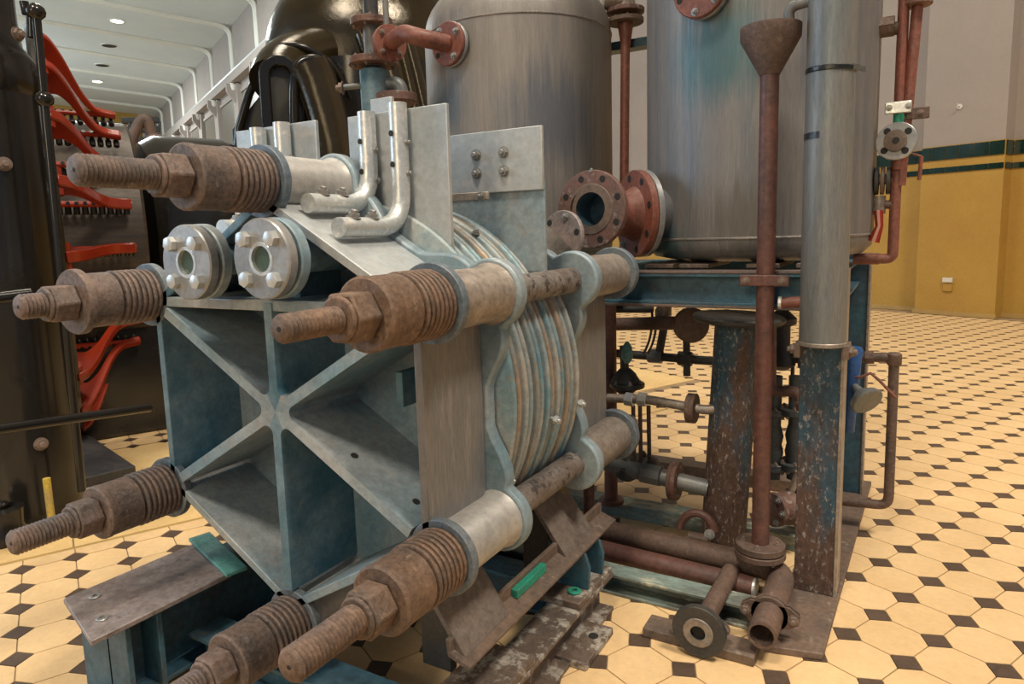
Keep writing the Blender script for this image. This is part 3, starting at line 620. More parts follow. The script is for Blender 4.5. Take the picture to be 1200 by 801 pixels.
# bent red pipe between tank one and the valve column
zB = at(530, 52, Y=2.26).z
bd = V3((-.17, -.985, 0)).normalized(); bB = V3((T1C.x, T1C.y, zB)) + bd * (TR + .035)
MB().cyl(bB - bd * .06, bB - bd * .02, .035, 24).build('nozzle', 'tank', tk1)
flange(tk1, bB - bd * .012, bd, .082, .03, .014, 'flange', 0, name='nozzle_flange')
RB = thing('bent_pipe', bB, 'bent red pipe with bolted flanges joining the domed tank to the valve column', 'pipe')
flange(RB, bB + bd * .006, bd, .080, .025, .016, 'red', 4, br=.011, bc=.062, a0=35, holes=(2,))
bA = at(458, 50, Y=2.20); ad = V3((.92, -.40, .0)).normalized()
flange(RB, bA, ad, .070, .02, .014, 'red', 4, bolt=BOLTR, br=.010, bc=.05, a0=45)
MB().tube(path([bA, bA + ad * .10 + V3((0, 0, .015)), bB + bd * .13 + V3((-.03, 0, .005)), bB], .12, 8), .032, 20).build('pipe_bend', 'red', RB)
VC = thing('valve_column', V3((bA.x - .12, bA.y + .12, 0)), 'blue-grey valve column with red-brown flanges left of the domed tank', 'valve')
flange(VC, bA - ad * .030, -ad, .068, .02, .012, 'red_rust', 0, name='side_flange')
vc = bA - ad * .16
MB().cyl(bA - ad * .01, vc, .026, 20).build('side_neck', 'pipe_gr', VC)
def zc(py): return at(430, py, D=math.hypot(vc.x, vc.y)).z
for (pa, pb, r_, mt_) in ((78, 30, .034, 'pipe_gr'), (190, 82, .058, 'frame_in'), (26, -40, .030, 'pipe_dk')):
    MB().cyl((vc.x, vc.y, zc(pa)), (vc.x, vc.y, zc(pb)), r_, 28).build('body', mt_, VC)
MB().cyl((vc.x, vc.y, .1), (vc.x, vc.y, zc(188)), .05, 20).build('stand', 'pipe_dk', VC)
for py, r_ in ((26, .085), (34, .085), (72, .100), (80, .100)):
    flange(VC, (vc.x, vc.y, zc(py) + .01), EZ if py in (26, 72) else -EZ, r_, .02, .016, 'red_rust', 6, bolt=BOLTR, br=.009, a0=10, bc=r_ * .8)
MB().tube(path([(vc.x, vc.y, zc(98)), V3((vc.x, vc.y, zc(98))) + RIGHT * .10 + V3((0, 0, .0)), V3((vc.x, vc.y, zc(112))) + RIGHT * .11], .05), .030, 16).build('elbow', 'pipe_gr', VC)
cb = V3((vc.x, vc.y, zc(118))) + RIGHT * .09 - FWD * .02
flange(VC, cb + EZ * .02, EZ, .085, .0, .035, 'red_rust', 0, name='handwheel_flange')
MB().tube([V3((vc.x, vc.y, zc(100))) - RIGHT * .05, V3((vc.x, vc.y, zc(103))) - RIGHT * .15], .012, 12).build('drain_stub', 'pipe_gr', VC)
inst('nut', BOLTR, VC, V3((vc.x, vc.y, zc(103))) - RIGHT * .13, -RIGHT, .022)
VC.location.x += 0
pA = at(453, 30, Y=2.20)
tag(MB().cyl(pA, pA + V3((0, 0, .45)), .012, 12).build('thin_pipe', 'pipe_gr'), 'thin grey pipe rising from the red flange left of the domed tank', 'pipe')

# pipe and valve between the tanks
pb = at(730, 195, Y=2.85); pt = at(733, 28, Y=2.85)
GP = thing('vertical_pipe', V3((pb.x, pb.y, 1.0)), 'upright dark red pipe in the gap between the two tanks', 'pipe')
MB().tube([V3((pb.x, pb.y, 1.0)), pt], .019, 18).build('pipe', 'red', GP)
MB().lathe([(.019, 0), (.030, .07), (.032, .10)], pt - EZ * .09, EZ, 20).build('reducer', 'red', GP)
flange(GP, pt + EZ * .02, EZ, .075, .02, .018, 'brown', 6, bolt=BOLTR, br=.009)
flange(GP, pt + EZ * .04, -EZ, .078, .02, .018, 'red_rust', 0, name='upper_flange')
MB().tube([pt + EZ * .05, pt + EZ * .09, pt + EZ * .10 - RIGHT * .05, pt + EZ * .10 - RIGHT * .09], .045, 16).build('valve_body', 'boss', GP)
MB().box(tuple(pt + V3((-.12, .05, -.085))), tuple(pt + V3((.25, .12, -.05)))).build('bracket', 'blue', GP)

# ------------------------------------------------------------------ funnel pipe, overflow pipe, leaning column
fx, fy = -.352, 2.082
FU = thing('funnel_pipe', (fx, fy, .12), 'tall brown pipe with a wide funnel on top in front of the tank', 'funnel')
MB().lathe([(.0255, 0), (.0255, 1.40)], (fx, fy, .165), EZ, 24).build('stem', 'pipe_red', FU)
MB().lathe([(.027, 0), (.080, .096), (.081, .128), (.078, .128), (.077, .098), (.024, .004)], (fx, fy, 1.545), EZ, 40, False, False).build('funnel_cone', 'pipe_br', FU)
flange(FU, (fx, fy, .178), EZ, .072, .02, .020, 'pipe_br', 4, bolt=BOLTR, br=.008, name='base_flange')
flange(FU, (fx, fy, .155), EZ, .074, .02, .018, 'pipe_br', 0, name='lower_flange')
for k in range(3): inst('nut', BOLTR, FU, V3((fx, fy, .137)) + V3((math.cos(k * 2 + 3.6), math.sin(k * 2 + 3.6), 0)) * .055, -EZ, .010)
cl = MB().box((fx - .068, fy - .030, .960), (fx + .068, fy - .022, .992)).lathe([(.031, 0), (.031, .032)], (fx, fy, .960), EZ, 24).build('clamp', 'pipe_red', FU, .003)
for sx in (-.05, .05): inst('bolt', BOLTR, cl, (fx + sx, fy - .03, .976), (0, -1, 0), .010)
ox, oy = -.197, 2.078
OP = thing('overflow_pipe', (ox, oy, .78), 'thick upright grey-blue pipe with black tape beside the funnel', 'pipe')
MB().cyl((ox, oy, .80), (ox, oy, 2.6), .061, 40).build('pipe', 'pipe_gr', OP)
MB().ring((ox, oy, .795), EZ, .064, .03, .012, 40).build('end_ring', 'boss', OP)
for sx in (-1, 1):
    MB().box((ox + sx * .062 - .008, oy - .03, .76), (ox + sx * .062 + .008, oy + .066, .80)).build('bracket', 'brown', OP, .002)
    inst('nut', BOLTR, OP, (ox + sx * .072, oy - .01, .782), (sx, -.3, 0), .014)
MB().ring((ox, oy, 1.527), V3((.05, 0, 1)), .0635, .058, .014, 40).build('tape_band', 'tape', OP)
MB().prism([(0, 0), (.03, -.012), (.03, .002), (0, .014)], (ox + .055, oy - .03, 1.527), EX, EZ, (0, .004, 0)).build('tape_tail', 'tape', OP)
b = MB(); n_ = 8
for k in range(n_):
    a0, a1 = R(190 + 8 * k), R(190 + 8 * (k + 1))
    b.add([V3((ox + r_ * math.cos(a), oy + r_ * math.sin(a), z)) for z in (1.357, 1.374) for a, r_ in ((a0, .0625), (a1, .0625))], [(0, 1, 3, 2)])
b.build('tape_patch', 'tape', OP)
MB().tube(path([(ox - .05, oy - .01, 1.72), (ox - .11, oy - .005, 1.715), (fx + .05, fy, 1.66)], .05), .0145, 14).build('gooseneck', 'pipe_gr', OP)
MB().tube([(ox - .055, oy, .915), (ox - .11, oy, .912)], .016, 14).build('stub', 'red', OP)
MB().cyl((ox - .108, oy, .912), (ox - .118, oy, .912), .018, 10).build('stub_cap', 'tube', OP)
# column under the platform
c0 = V3((-.527, 2.36, .0)); c1 = V3((-.484, 2.36, .815))
LC = thing('support_column', c0, 'thick rusty blue column leaning under the front of the platform', 'column')
MB().cyl(c0, c1, .075, 40).build('shaft', 'blue_rust', LC)
MB().cyl(c1, c1 + V3((.001, 0, .022)), .15, 40).build('cap_disc', 'pipe_dk', LC)

# ------------------------------------------------------------------ pipes along the floor
def pipe_thing(name, pts, r, mat, label, rad=.06, cat='pipe', seg=20):
    pts = [V3(p) for p in pts]; t = thing(name, (pts[0].x, pts[0].y, 0), label, cat); MB().tube(path(pts, rad), r, seg).build('pipe', mat, t); return t
FP = thing('floor_pipe', (-.5, 2.13, 0), 'brown floor pipe bending forward under the funnel to an open end', 'pipe')
MB().tube(path([(-1.15, 2.155, .085), (-.285, 2.115, .085), (-.285, 1.735, .085)], .08, 8), .037, 22, False).build('pipe', 'pipe_br', FP)
MB().lathe([(.030, 0), (.0365, 0), (.0365, .1), (.030, .1), (.030, 0)], (-.285, 1.733, .085), (0, 1, 0), 24, False, False).build('open_end', 'pipe_br', FP)
MB().cyl((-.285, 1.83, .085), (-.285, 1.835, .085), .031, 20).build('bore', 'dark', FP)
for yy in (1.845, 1.86):
    b = MB().prism([(-.075, -.012), (-.05, -.03), (.05, -.03), (.075, -.012), (.075, .012), (.05, .03), (-.05, .03), (-.075, .012)], (-.285, yy, .085), EX, EZ, (0, .009, 0)); b.ring((-.285, yy, .085), (0, 1, 0), .050, .036, .010, 28); o = b.build('clamp_flange', 'pipe_br', FP)
for sx in (-.062, .062): inst('bolt', BOLTR, FP, (-.285 + sx, 1.845, .085), (0, -1, 0), .012)
RP = thing('floor_pipe', (-.6, 2.05, 0), 'dark red floor pipe with a grey cap and a flanged branch', 'pipe')
MB().tube([(-1.1, 2.075, .052), (-.36, 2.035, .052)], .033, 22).build('pipe', 'pipe_red', RP)
MB().cyl((-.385, 2.036, .052), (-.352, 2.034, .052), .031, 22).build('end_cap', 'tube', RP)
MB().tube([(-.43, 2.04, .085), (-.437, 1.72, .075)], .026, 20).build('branch', 'pipe_br', RP)
flange(RP, (-.437, 1.690, .075), (0, -1, .0), .070, .022, .022, 'pipe_dk', 0, name='branch_flange')
MB().ring((-.437, 1.691, .075), (0, -1, 0), .040, .020, .005, 30).build('gasket_face', 'boss', RP)
MB().cyl((-.437, 1.70, .075), (-.437, 1.71, .075), .021, 20).build('bore', 'dark', RP)
b = MB().box((-.50, 1.735, .062), (-.375, 1.745, .092)).build('clamp', 'pipe_br', RP, .003)
for sx in (-.055, .055): inst('bolt', BOLTR, RP, (-.437 + sx, 1.735, .077), (0, -1, 0), .015)
b = MB().box((-.60, 1.72, 0), (-.30, 1.80, .028)); tag(b.build('timber_block', 'brown', None, .004), 'flat brown block on the tiles under the flanged floor pipe', 'block')
# clamp shackle at the column foot
SH = thing('pipe_clamp', (-.575, 2.20, .1), 'rusty red curved clamp hooked over the pipe at the column foot', 'clamp')
b = MB(); pts = [V3((-.575 + .058 * math.cos(a), 2.20 + .012 * math.sin(a), .118 + .062 * math.sin(a))) for a in [R(10 + 14 * k) for k in range(13)]]
MB().tube(pts, .014, 10).build('hook', 'pipe_red', SH)
MB().cyl((-.60, 2.19, .10), (-.53, 2.19, .10), .020, 14).build('pin', 'pipe_br', SH); inst('nut', BOLT, SH, (-.53, 2.185, .125), (.3, -1, .2), .014)

# ------------------------------------------------------------------ pipework under the platform
def union(t, p, d, r, mat='pipe_dk', bolt=BOLTR):
    d = V3(d).normalized(); p = V3(p)
    flange(t, p - d * .001, -d, r, .01, .016, mat, 6, bolt=bolt, br=r * .16, bc=r * .75); flange(t, p + d * .001, d, r, .01, .016, mat, 6, bolt=bolt, br=r * .16, bc=r * .75, a0=15)
Yp = 2.42
def A2(x, y, Y=Yp): return at(x, y, Y=Y)
U1 = thing('drain_pipe', A2(735, 470, 2.32), 'pinkish grey pipe with a bolted union entering the leaning column', 'pipe')
MB().tube(path([A2(712, 466, 2.30), A2(760, 468, 2.31), A2(832, 481, 2.31), A2(852, 474, 2.335)], .03), .0165, 16).build('pipe', 'boss', U1)
union(U1, A2(811, 478, 2.31), EX, .052, 'pipe_br')
for px in (737, 752): MB().cyl(A2(px - 4, 467, 2.31), A2(px + 6, 468.5, 2.31), .025, 8).build('fitting', 'tube', U1)
U2 = thing('valve', A2(740, 440, 2.36), 'dark globe valve with flanges low behind the electrolyser corner', 'valve')
MB().lathe([(.02, 0), (.045, .02), (.055, .05), (.04, .08), (.02, .10)], A2(733, 462, 2.4), EZ, 24).build('body', 'pipe_dk', U2)
MB().cyl(A2(733, 462, 2.4), A2(731, 405, 2.4), .016, 14).build('stem', 'pipe_dk', U2)
flange(U2, A2(735, 448, 2.4), EZ, .065, .0, .018, 'pipe_dk', 6, bolt=BOLT, br=.010)
MB().lathe([(.01, 0), (.022, .02), (.018, .06), (.006, .08)], A2(735, 425, 2.38), EZ, 14).build('cap', 'teal', U2)
for px in (742, 750, 760):
    MB().cyl(A2(px, 475, 2.38), A2(px + 1, 540, 2.38), .008, 10).build('rod', 'pipe_br', U2)
flange(U2, A2(748, 538, 2.38), EZ, .075, .0, .02, 'pipe_dk', 4, bolt=BOLTR, br=.012)
U3 = thing('discharge_pipe', A2(760, 555, 2.30), 'dark flanged pipe running low into the foot of the leaning column', 'pipe')
MB().tube(path([A2(705, 540, 2.30), A2(740, 550, 2.30), A2(830, 572, 2.32)], .06), .030, 18).build('pipe', 'pipe_gr', U3)
union(U3, A2(791, 563, 2.31), EX, .068, 'red_rust', BOLT)
MB().cyl(A2(752, 553, 2.3), A2(775, 558, 2.3), .038, 8).build('coupling', 'pipe_gr', U3)
MB().lathe([(.02, 0), (.05, .02), (.05, .06), (.02, .09)], A2(735, 553, 2.32) - EZ * .03, EZ, 18).build('valve_body', 'pipe_dk', U3)
U4 = thing('upper_pipe', A2(760, 378, 2.6), 'dark horizontal pipe with a round blind flange under the platform beam', 'pipe')
MB().tube([A2(700, 380, 2.6), A2(806, 378, 2.55)], .026, 18).build('pipe', 'pipe_br', U4)
MB().lathe([(.06, 0), (.066, .004), (.066, .03), (.06, .034)], A2(808, 380, 2.55), V3((.55, -.8, 0)), 30).build('blind_flange', 'pipe_br', U4)
MB().tube([A2(703, 362, 2.7), A2(765, 362, 2.7)], .016, 12).build('side_pipe', 'pipe_dk', U4)
MB().lathe([(.012, 0), (.03, .02), (.03, .05), (.012, .07)], A2(778, 366, 2.6) - EZ * .03, EZ, 14).build('brass_cock', 'boss', U4)
U5 = thing('fitting_pipe', A2(760, 416, 2.7), 'blue-grey threaded pipe run with couplings across the gap below the platform', 'pipe')
MB().tube([A2(700, 412, 2.75), A2(850, 424, 2.75)], .018, 16).build('pipe', 'pipe_dk', U5)
for px, py in ((768, 417), (803, 420)): MB().cyl(A2(px - 8, py - .6, 2.75), A2(px + 8, py + .6, 2.75), .030, 8).build('coupling', 'pipe_gr' if px < 790 else 'pipe_dk', U5)
MB().tube([A2(772, 416, 2.75), A2(782, 362, 2.75)], .017, 14).build('riser', 'pipe_dk', U5)
MB().tube([A2(804, 362, 2.75), A2(805, 440, 2.75)], .015, 12).build('riser', 'pipe_dk', U5)
b = MB()
for k, dx in enumerate((0, 5)):
    o = MB().tube(bez(A2(764 + dx, 362, 2.65), A2(766 + dx, 395, 2.65), A2(754 + dx, 414, 2.65), 8), .005, 8).build('hose', 'tape', U5)
U6 = thing('corner_post', at(716, 480, Y=2.46), 'dark red upright pipe just behind the rear corner of the electrolyser', 'pipe')
pp = at(716, 560, Y=2.46); MB().cyl((pp.x, pp.y, .056), (pp.x, pp.y, .875), .026, 16).build('pipe', 'pipe_red', U6)
MB().ring((pp.x, pp.y, .056), EZ, .05, .02, .015).build('foot_ring', 'pipe_red', U6)
pp = at(690, 580, Y=2.12); tag(MB().cyl((pp.x, pp.y, 0), (pp.x, pp.y, .30), .02, 14).ring((pp.x, pp.y, 0), EZ, .035, .015, .01, 20).build('short_post', 'pipe_red'), 'short red-brown post beside the rear foot of the electrolyser base', 'post')
# between the column and the front post
G1 = thing('flanged_valve', at(907, 500, Y=2.50), 'dark flanged valve pair standing between the column and the front post', 'valve')
for k, px in enumerate((907, 929)):
    Yv = 2.55
    ptop = at(px, 440, Y=Yv); pbot = at(px, 560, Y=Yv)
    MB().lathe([(.022, 0), (.022, .05), (.030, .10), (.024, .13), (.030, .16), (.020, .20), (.022, (ptop.z - pbot.z))], pbot, EZ, 20).build('valve_body', 'valve_bl', G1)
    for py in (478, 485, 541, 549): 
        c = at(px, py, Y=Yv); flange(G1, c, EZ if py in (478, 541) else -EZ, .048, .01, .014, 'valve_bl', 5, bolt=BOLTR, br=.008, bc=.039)
G2 = thing('red_elbow', at(915, 460, Y=2.45), 'red-brown elbow pipe bent down towards the flanged valves', 'pipe')
MB().tube(path([at(903, 380, Y=2.42), at(903, 458, Y=2.42), at(936, 458, Y=2.42), at(940, 480, Y=2.42)], .03), .019, 16).build('pipe', 'red_rust', G2)
G3 = thing('hand_valve', at(915, 400, Y=2.62), 'black valve bonnet under the platform beside the funnel pipe', 'valve')
pv = at(916, 395, Y=2.62)
MB().lathe([(.02, 0), (.05, .02), (.05, .05), (.03, .08), (.03, .16), (.05, .17), (.05, .19), (.02, .22)], pv - EZ * .12, EZ, 24).build('bonnet', 'pipe_dk', G3)
MB().tube([pv - EZ * .07 - EX * .02, pv - EZ * .07 + EX * .16], .022, 14).build('side_pipe', 'pipe_dk', G3)
for dx in (.06, .09): MB().cyl(pv - EZ * .07 + EX * dx, pv - EZ * .07 + EX * (dx + .016), .040, 18).build('flange', 'pipe_dk', G3)
MB().cyl(pv - EZ * .1 + EX * .04, pv - EZ * .36 + EX * .04, .007, 8).build('spindle', 'tape', G3)
G4 = thing('check_valve', at(905, 595, Y=2.40), 'round black and red flanged valve low beside the funnel stem', 'valve')
d4 = V3((-.55, -.80, .1)).normalized(); c4_ = at(905, 597, Y=2.36)
flange(G4, c4_, d4, .058, .0, .020, 'red_rust', 6, bolt=BOLT, br=.010, bc=.045)
MB().lathe([(.03, 0), (.055, .03), (.060, .06), (.04, .09)], c4_ - d4 * .02, -d4, 28).build('body', 'red_rust', G4)
flange(G4, c4_ - d4 * .10, d4, .066, .0, .020, 'pipe_dk', 6, bolt=BOLTR, br=.008, name='rear_flange')
MB().tube([c4_ - d4 * .09 + EZ * .06, c4_ - d4 * .09 + EZ * .13 + EX * .02], .012, 10).build('bleed_cock', 'boss', G4)
MB().tube([c4_ - d4 * .1, c4_ - d4 * .26], .03, 14).build('pipe', 'pipe_dk', G4)

# ------------------------------------------------------------------ right hand side: loop rail, level pipes
Yl = 2.72
lp = [at(992, 419, Y=Yl), at(1048, 418, Y=Yl), at(1041, 592, Y=Yl), at(978, 586, Y=Yl)]
LR_ = thing('pipe_loop', V3((lp[2].x, lp[2].y, lp[2].z)), 'brown pipe loop sticking out from the rear right post over the tiles', 'pipe')
MB().tube(path(lp, .035), .017, 18).build('pipe', 'pipe_br', LR_)
MB().tube([at(1014, 418.5, Y=Yl), at(1024, 418.3, Y=Yl)], .024, 8).build('coupling', 'pipe_br', LR_)
MB().lathe([(.020, 0), (.024, .006), (.024, .04), (.018, .045)], lp[1] - EZ * .03, EZ, 16).build('elbow_fitting', 'pipe_br', LR_)
HO = thing('hose_reel_bracket', at(997, 440, Y=2.6), 'blue pipe stub with a small lamp and red wire beside the front post', 'pipe')
MB().lathe([(.022, 0), (.030, .25), (.033, .29), (.028, .30)], at(993, 505, Y=2.6), at(999, 412, Y=2.6) - at(993, 505, Y=2.6), 18).build('blue_stub', paint('bright blue paint', (.02, .10, .32), (.03, .09, .22), s=8, rough=.4), HO)
MB().tube([at(998, 440, Y=2.58), at(1008, 442, Y=2.58), at(1020, 437, Y=2.58), at(1030, 445, Y=2.58), at(1050, 466, Y=2.58)], .005, 8).build('wire', 'red', HO)
MB().lathe([(.012, 0), (.018, .03), (.05, .06), (.055, .075), (.05, .08)], at(1001, 452, Y=2.58), V3((.5, -.55, -.45)), 20).build('lamp_head', 'pipe_gr', HO)
# level gauge pipes
Yr = 2.62
MB().tube([V3((-.16, 2.62, at(1046, 303, Y=2.62).z)), V3((at(1046, 303, Y=2.62).x - .04, 2.62, at(1046, 303, Y=2.62).z))], .019, 14).build('drain_neck', 'red', tk2)
LV = thing('level_pipe', at(1050, 250, Y=Yr), 'red upright level pipes with clamps at the right side of the tall tank', 'pipe')
p0, p1 = at(1064, -20, Y=Yr), at(1046, 303, Y=Yr); xm = p1.x
MB().tube(path([V3((xm + .0, Yr, 1.95)), V3((xm, Yr, p1.z)), V3((xm - .045, Yr, p1.z))], .03), .0165, 16).build('lower_pipe', 'red', LV)
q1 = at(1071, 100, Y=Yr)
MB().tube(path([V3((xm - .0, Yr - .02, 1.86)), V3((xm, Yr - .02, 1.45)), V3((xm, Yr - .02, 1.30))], .03), .012, 14).build('front_pipe', 'red', LV)
MB().tube([V3((xm + .045, Yr, 1.95)), V3((xm + .012, Yr, 1.25))], .0165, 16).build('slanting_pipe', 'red', LV)
for z in (1.805, 1.835): MB().ring((xm + .035, Yr, z), EZ, .045, .012, .012, 24).build('flange', 'red_rust', LV)
MB().box((xm - .04, Yr - .045, 1.475), (xm + .035, Yr - .036, 1.512)).build('clamp', 'tube', LV, .003)
for sx in (-.028, .026): inst('bolt', BOLT, LV, (xm + sx, Yr - .045, 1.494), (0, -1, 0), .008)
MB().box((xm + .02, Yr - .02, 1.455), (xm + .085, Yr - .01, 1.492)).build('wall_clamp', 'pipe_br', LV, .003)
inst('bolt', BOLTR, LV, (xm + .06, Yr - .02, 1.474), (0, -1, 0), .009)
MB().cyl((xm, Yr - .02, 1.40), (xm, Yr - .02, 1.475), .0150, 14).build('green_band', 'green', LV)
fc = at(1050, 165, Y=Yr - .05)
flange(LV, fc, (-.2, -1, .1), .060, .012, .014, 'flange', 4, br=.011, bc=.043, a0=40, holes=True, name='gauge_flange')
MB().lathe([(.03, 0), (.034, .012), (.01, .016)], fc + V3((0, -.0, 0)), (-.2, -1, .1), 24).build('raised_hub', 'brown', LV)
MB().cyl(fc, fc + V3((0, -.018, 0)), .011, 14).build('bore', 'dark', LV)
MB().tube([at(1062, 178, Y=Yr), at(1079, 183, Y=Yr), at(1080, 186, Y=Yr)], .004, 8).build('hook_wire', 'red', LV)
MB().tube([at(1080, 183, Y=Yr), at(1077, 211, Y=Yr)], .006, 8).build('drop_wire', 'red', LV)
for py, r_ in ((212, .045),):
    c = at(1030, py, Y=Yr)
    for k in range(3): flange(tk2, c + EX * (.0 + .017 * k), EX, r_, .01, .013, 'pipe_dk' if k % 2 == 0 else 'brown', 0, name='side_flange')
    MB().tube([c - EX * .06, V3((xm, Yr, c.z))], .013, 12).build('side_neck', 'pipe_br', tk2)
c = at(1036, 32, Y=Yr)
MB().tube([c - EX * .09, V3((xm, Yr, c.z - .01))], .020, 14).build('upper_neck', 'pipe_br', tk2); MB().cyl(c - EX * .03, c + EX * .03, .032, 8).build('upper_union', 'pipe_br', tk2); MB().cyl(c - EX * .055, c - EX * .04, .045, 20).build('upper_side_flange', 'pipe_br', tk2)
c = at(1030, 240, Y=Yr)
CK = thing('drain_cock', c, 'small rusty cock with a red lever below the side flange of the tall tank', 'valve')
MB().tube([c - EX * .04, c + EX * .05], .014, 12).build('body', 'pipe_br', CK); MB().cyl(c - EZ * .03, c + EZ * .03, .020, 12).build('plug', 'boss', CK)
MB().tube([c + EZ * -.02 - V3((0, .03, 0)), c - EZ * .07 - V3((-.005, .04, 0)), c - EZ * .12 - V3((.01, .04, 0))], [.014, .012, .018], 10).build('lever', 'redgloss', CK)

# ================================================================== DIRECT-CURRENT GENERATOR AND TURBINE BEHIND
DC = 5.04
Cc = at(50.5, 300, D=DC); Cc.z = 1.174
ev = V3((ray(50.5, 300).x, ray(50.5, 300).y, 0)).normalized(); ea = V3((ev.y, -ev.x, 0))      # view direction, axis to the right
GEN = thing('generator', V3((Cc.x, Cc.y, 0)), 'huge glossy black generator with red brush arms around its commutator', 'generator')
GK = .8
def gp(a, r, ph): return Cc + (ea * a + (EZ * math.sin(R(ph)) - ev * math.cos(R(ph))) * r) * GK
MB().lathe([(r_ * GK, t_ * GK) for r_, t_ in [(.5, -.20), (.86, -.20), (.88, -.18), (.88, .60), (.86, .62), (.5, .62)]], Cc, ea, 96).build('commutator', 'comm', GEN)
MB().lathe([(r_ * GK, t_ * GK) for r_, t_ in [(.60, .66), (.74, .70), (.80, .80), (.80, 1.30), (.74, 1.45), (.4, 1.5)]], Cc, ea, 72).build('yoke', 'black', GEN, ang=40)
b = MB(); b.ring(Cc + ea * .04 * GK, ea, 1.52 * GK, 1.36 * GK, .06, 128, .015); b.build('rocker_ring', 'black', GEN)
for ph in (62.7, 45.5, 28.8, 12.6, -4.5, -19, -36, -50, -63):
    R0, R1 = 1.515, 1.016
    pts = [gp(.11, R0, ph), gp(.17, R0 - .03, ph), gp(.24, R0 - .15, ph), gp(.33, R1 + .13, ph), gp(.41, R1 + .01, ph), gp(.53, R1 - .01, ph)]
    sm = []
    for i in range(len(pts) - 1):
        for t_ in range(5): sm.append(pts[i].lerp(pts[i + 1], t_ / 5))
    sm.append(pts[-1]); n = len(sm)
    nd_ = (EZ * math.sin(R(ph)) - ev * math.cos(R(ph))); tg = (EZ * math.cos(R(ph)) + ev * math.sin(R(ph)))
    for _ in range(3): sm = [sm[0]] + [(sm[i - 1] + sm[i] * 2 + sm[i + 1]) / 4 for i in range(1, n - 1)] + [sm[-1]]
    b = MB(); vs = []; fs = []
    for i, p in enumerate(sm):
        w_ = .028; h_ = .18 - .145 * min(1, i / (n * .75))
        vs += [p - tg * w_ - nd_ * h_, p + tg * w_ - nd_ * h_, p + tg * w_, p - tg * w_]
    fs = [(i * 4 + k2, i * 4 + (k2 + 1) % 4, (i + 1) * 4 + (k2 + 1) % 4, (i + 1) * 4 + k2) for i in range(n - 1) for k2 in range(4)] + [(3, 2, 1, 0), tuple(range((n - 1) * 4, n * 4))]
    arm = b.add(vs, fs).build('brush_arm', 'redgloss', GEN, .008, ang=50)
    MB().tube([gp(.0, R1 - .03, ph), gp(.53, R1 - .03, ph)], .016, 10).build('brush_bar', 'redgloss', arm)
    b = MB()
    for q_ in range(11):
        a_ = .02 + .048 * q_; c = gp(a_, R1 - .085, ph)
        b.lathe([(.011, 0), (.011, .06)], c, nd_, 6); b.lathe([(.015, 0), (.015, .04)], c - tg * .045, nd_ * .3 + tg, 6)
    o = b.build('brush_holders', 'black', arm); o['kind'] = 'stuff'
    MB().cyl(gp(.11, R0 - .05, ph) - tg * .065, gp(.11, R0 - .05, ph) + tg * .065, .024, 12).build('arm_foot', 'redgloss', arm)
bx0 = Cc + ea * -.2 - ev * .46
MB().prism([(0, 0), (1.5, 0), (1.5, 1.1), (0, 1.1)], V3((bx0.x, bx0.y, 0)), ea, ev, (0, 0, .86)).build('dark_backing', 'black', GEN, .03)  # black block added to darken the space behind the lower arms
# black pedestal in front left
pc = at(15, 400, D=3.55); PED = thing('bearing_pedestal', V3((pc.x, pc.y, 0)), 'tall glossy black pedestal cut by the left edge of the photo', 'pedestal')
er = at(86, 450, D=3.55); pr_ = (V3((er.x, er.y, 0)) - V3((pc.x, pc.y, 0))).length * .985
ztop = at(20, 55, D=3.3).z
MB().lathe([(pr_ * 1.03, .0), (pr_ * 1.03, .06), (pr_ * 1.01, .10), (pr_, .16), (pr_, ztop - .14)], (pc.x, pc.y, 0), EZ, 64).build('body', 'black', PED)
MB().lathe([(pr_, 0), (pr_ * 1.05, .02), (pr_ * 1.07, .06), (pr_ * 1.05, .13), (pr_ * .95, .16), (pr_ * .80, .20), (pr_ * .76, .30), (pr_ * .74, 1.6)], (pc.x, pc.y, ztop - .15), EZ, 64).build('shoulder', 'black', PED)
for px, py in ((5, 192), (48, 520), (20, 40)):
    dd = ray(px, py); v = V3((pc.x, pc.y, 0)); hd_ = V3((dd.x, dd.y, 0)).normalized(); tca = v.dot(hd_); dis = v - hd_ * tca; th_ = math.sqrt(max(0, pr_ ** 2 - dis.length_squared)); p = at(px, py, D=tca - th_)
    nn_ = V3((p.x - pc.x, p.y - pc.y, 0)).normalized(); inst('bolt', BOLTR, PED, p, nn_, .022)
for a_, c_ in (((0, 502), (176, 477)),):
    tag(MB().tube([at(-60, 511, D=2.75), at(176, 477, D=3.0)], .017, 14).build('guard_rail', 'black'), 'thin horizontal black guard rail low in front of the generator', 'rail')
tag(MB().tube([at(-60, 356, D=2.7), at(36, 344, D=2.75)], .020, 14).build('guard_rail', 'black'), 'short black guard rail behind the left rusty tie rod', 'rail')
RL = thing('upright_handrail', at(70, 545, D=3.35), 'slim black upright rail with knuckles in front of the red brush arms', 'rail')
top = at(42, 14, D=3.25); bot = at(96, 575, D=3.25)
MB().tube([bot, top], .016, 14).build('tube', 'black', RL)
for f_ in (.17, .995): c = top.lerp(bot, f_ if f_ < .9 else .0); MB().lathe([(.012, -.03), (.03, -.015), (.034, 0), (.03, .015), (.012, .03)], c, EZ, 16).build('knuckle', 'black', RL)
MB().tube([top, at(30, 14, D=3.28), at(28, 2, D=3.28)], .016, 12).build('arm', 'black', RL)
MB().tube([at(37, 14, D=3.28), at(38, 44, D=3.28)], .018, 12).build('hanger', 'black', RL)
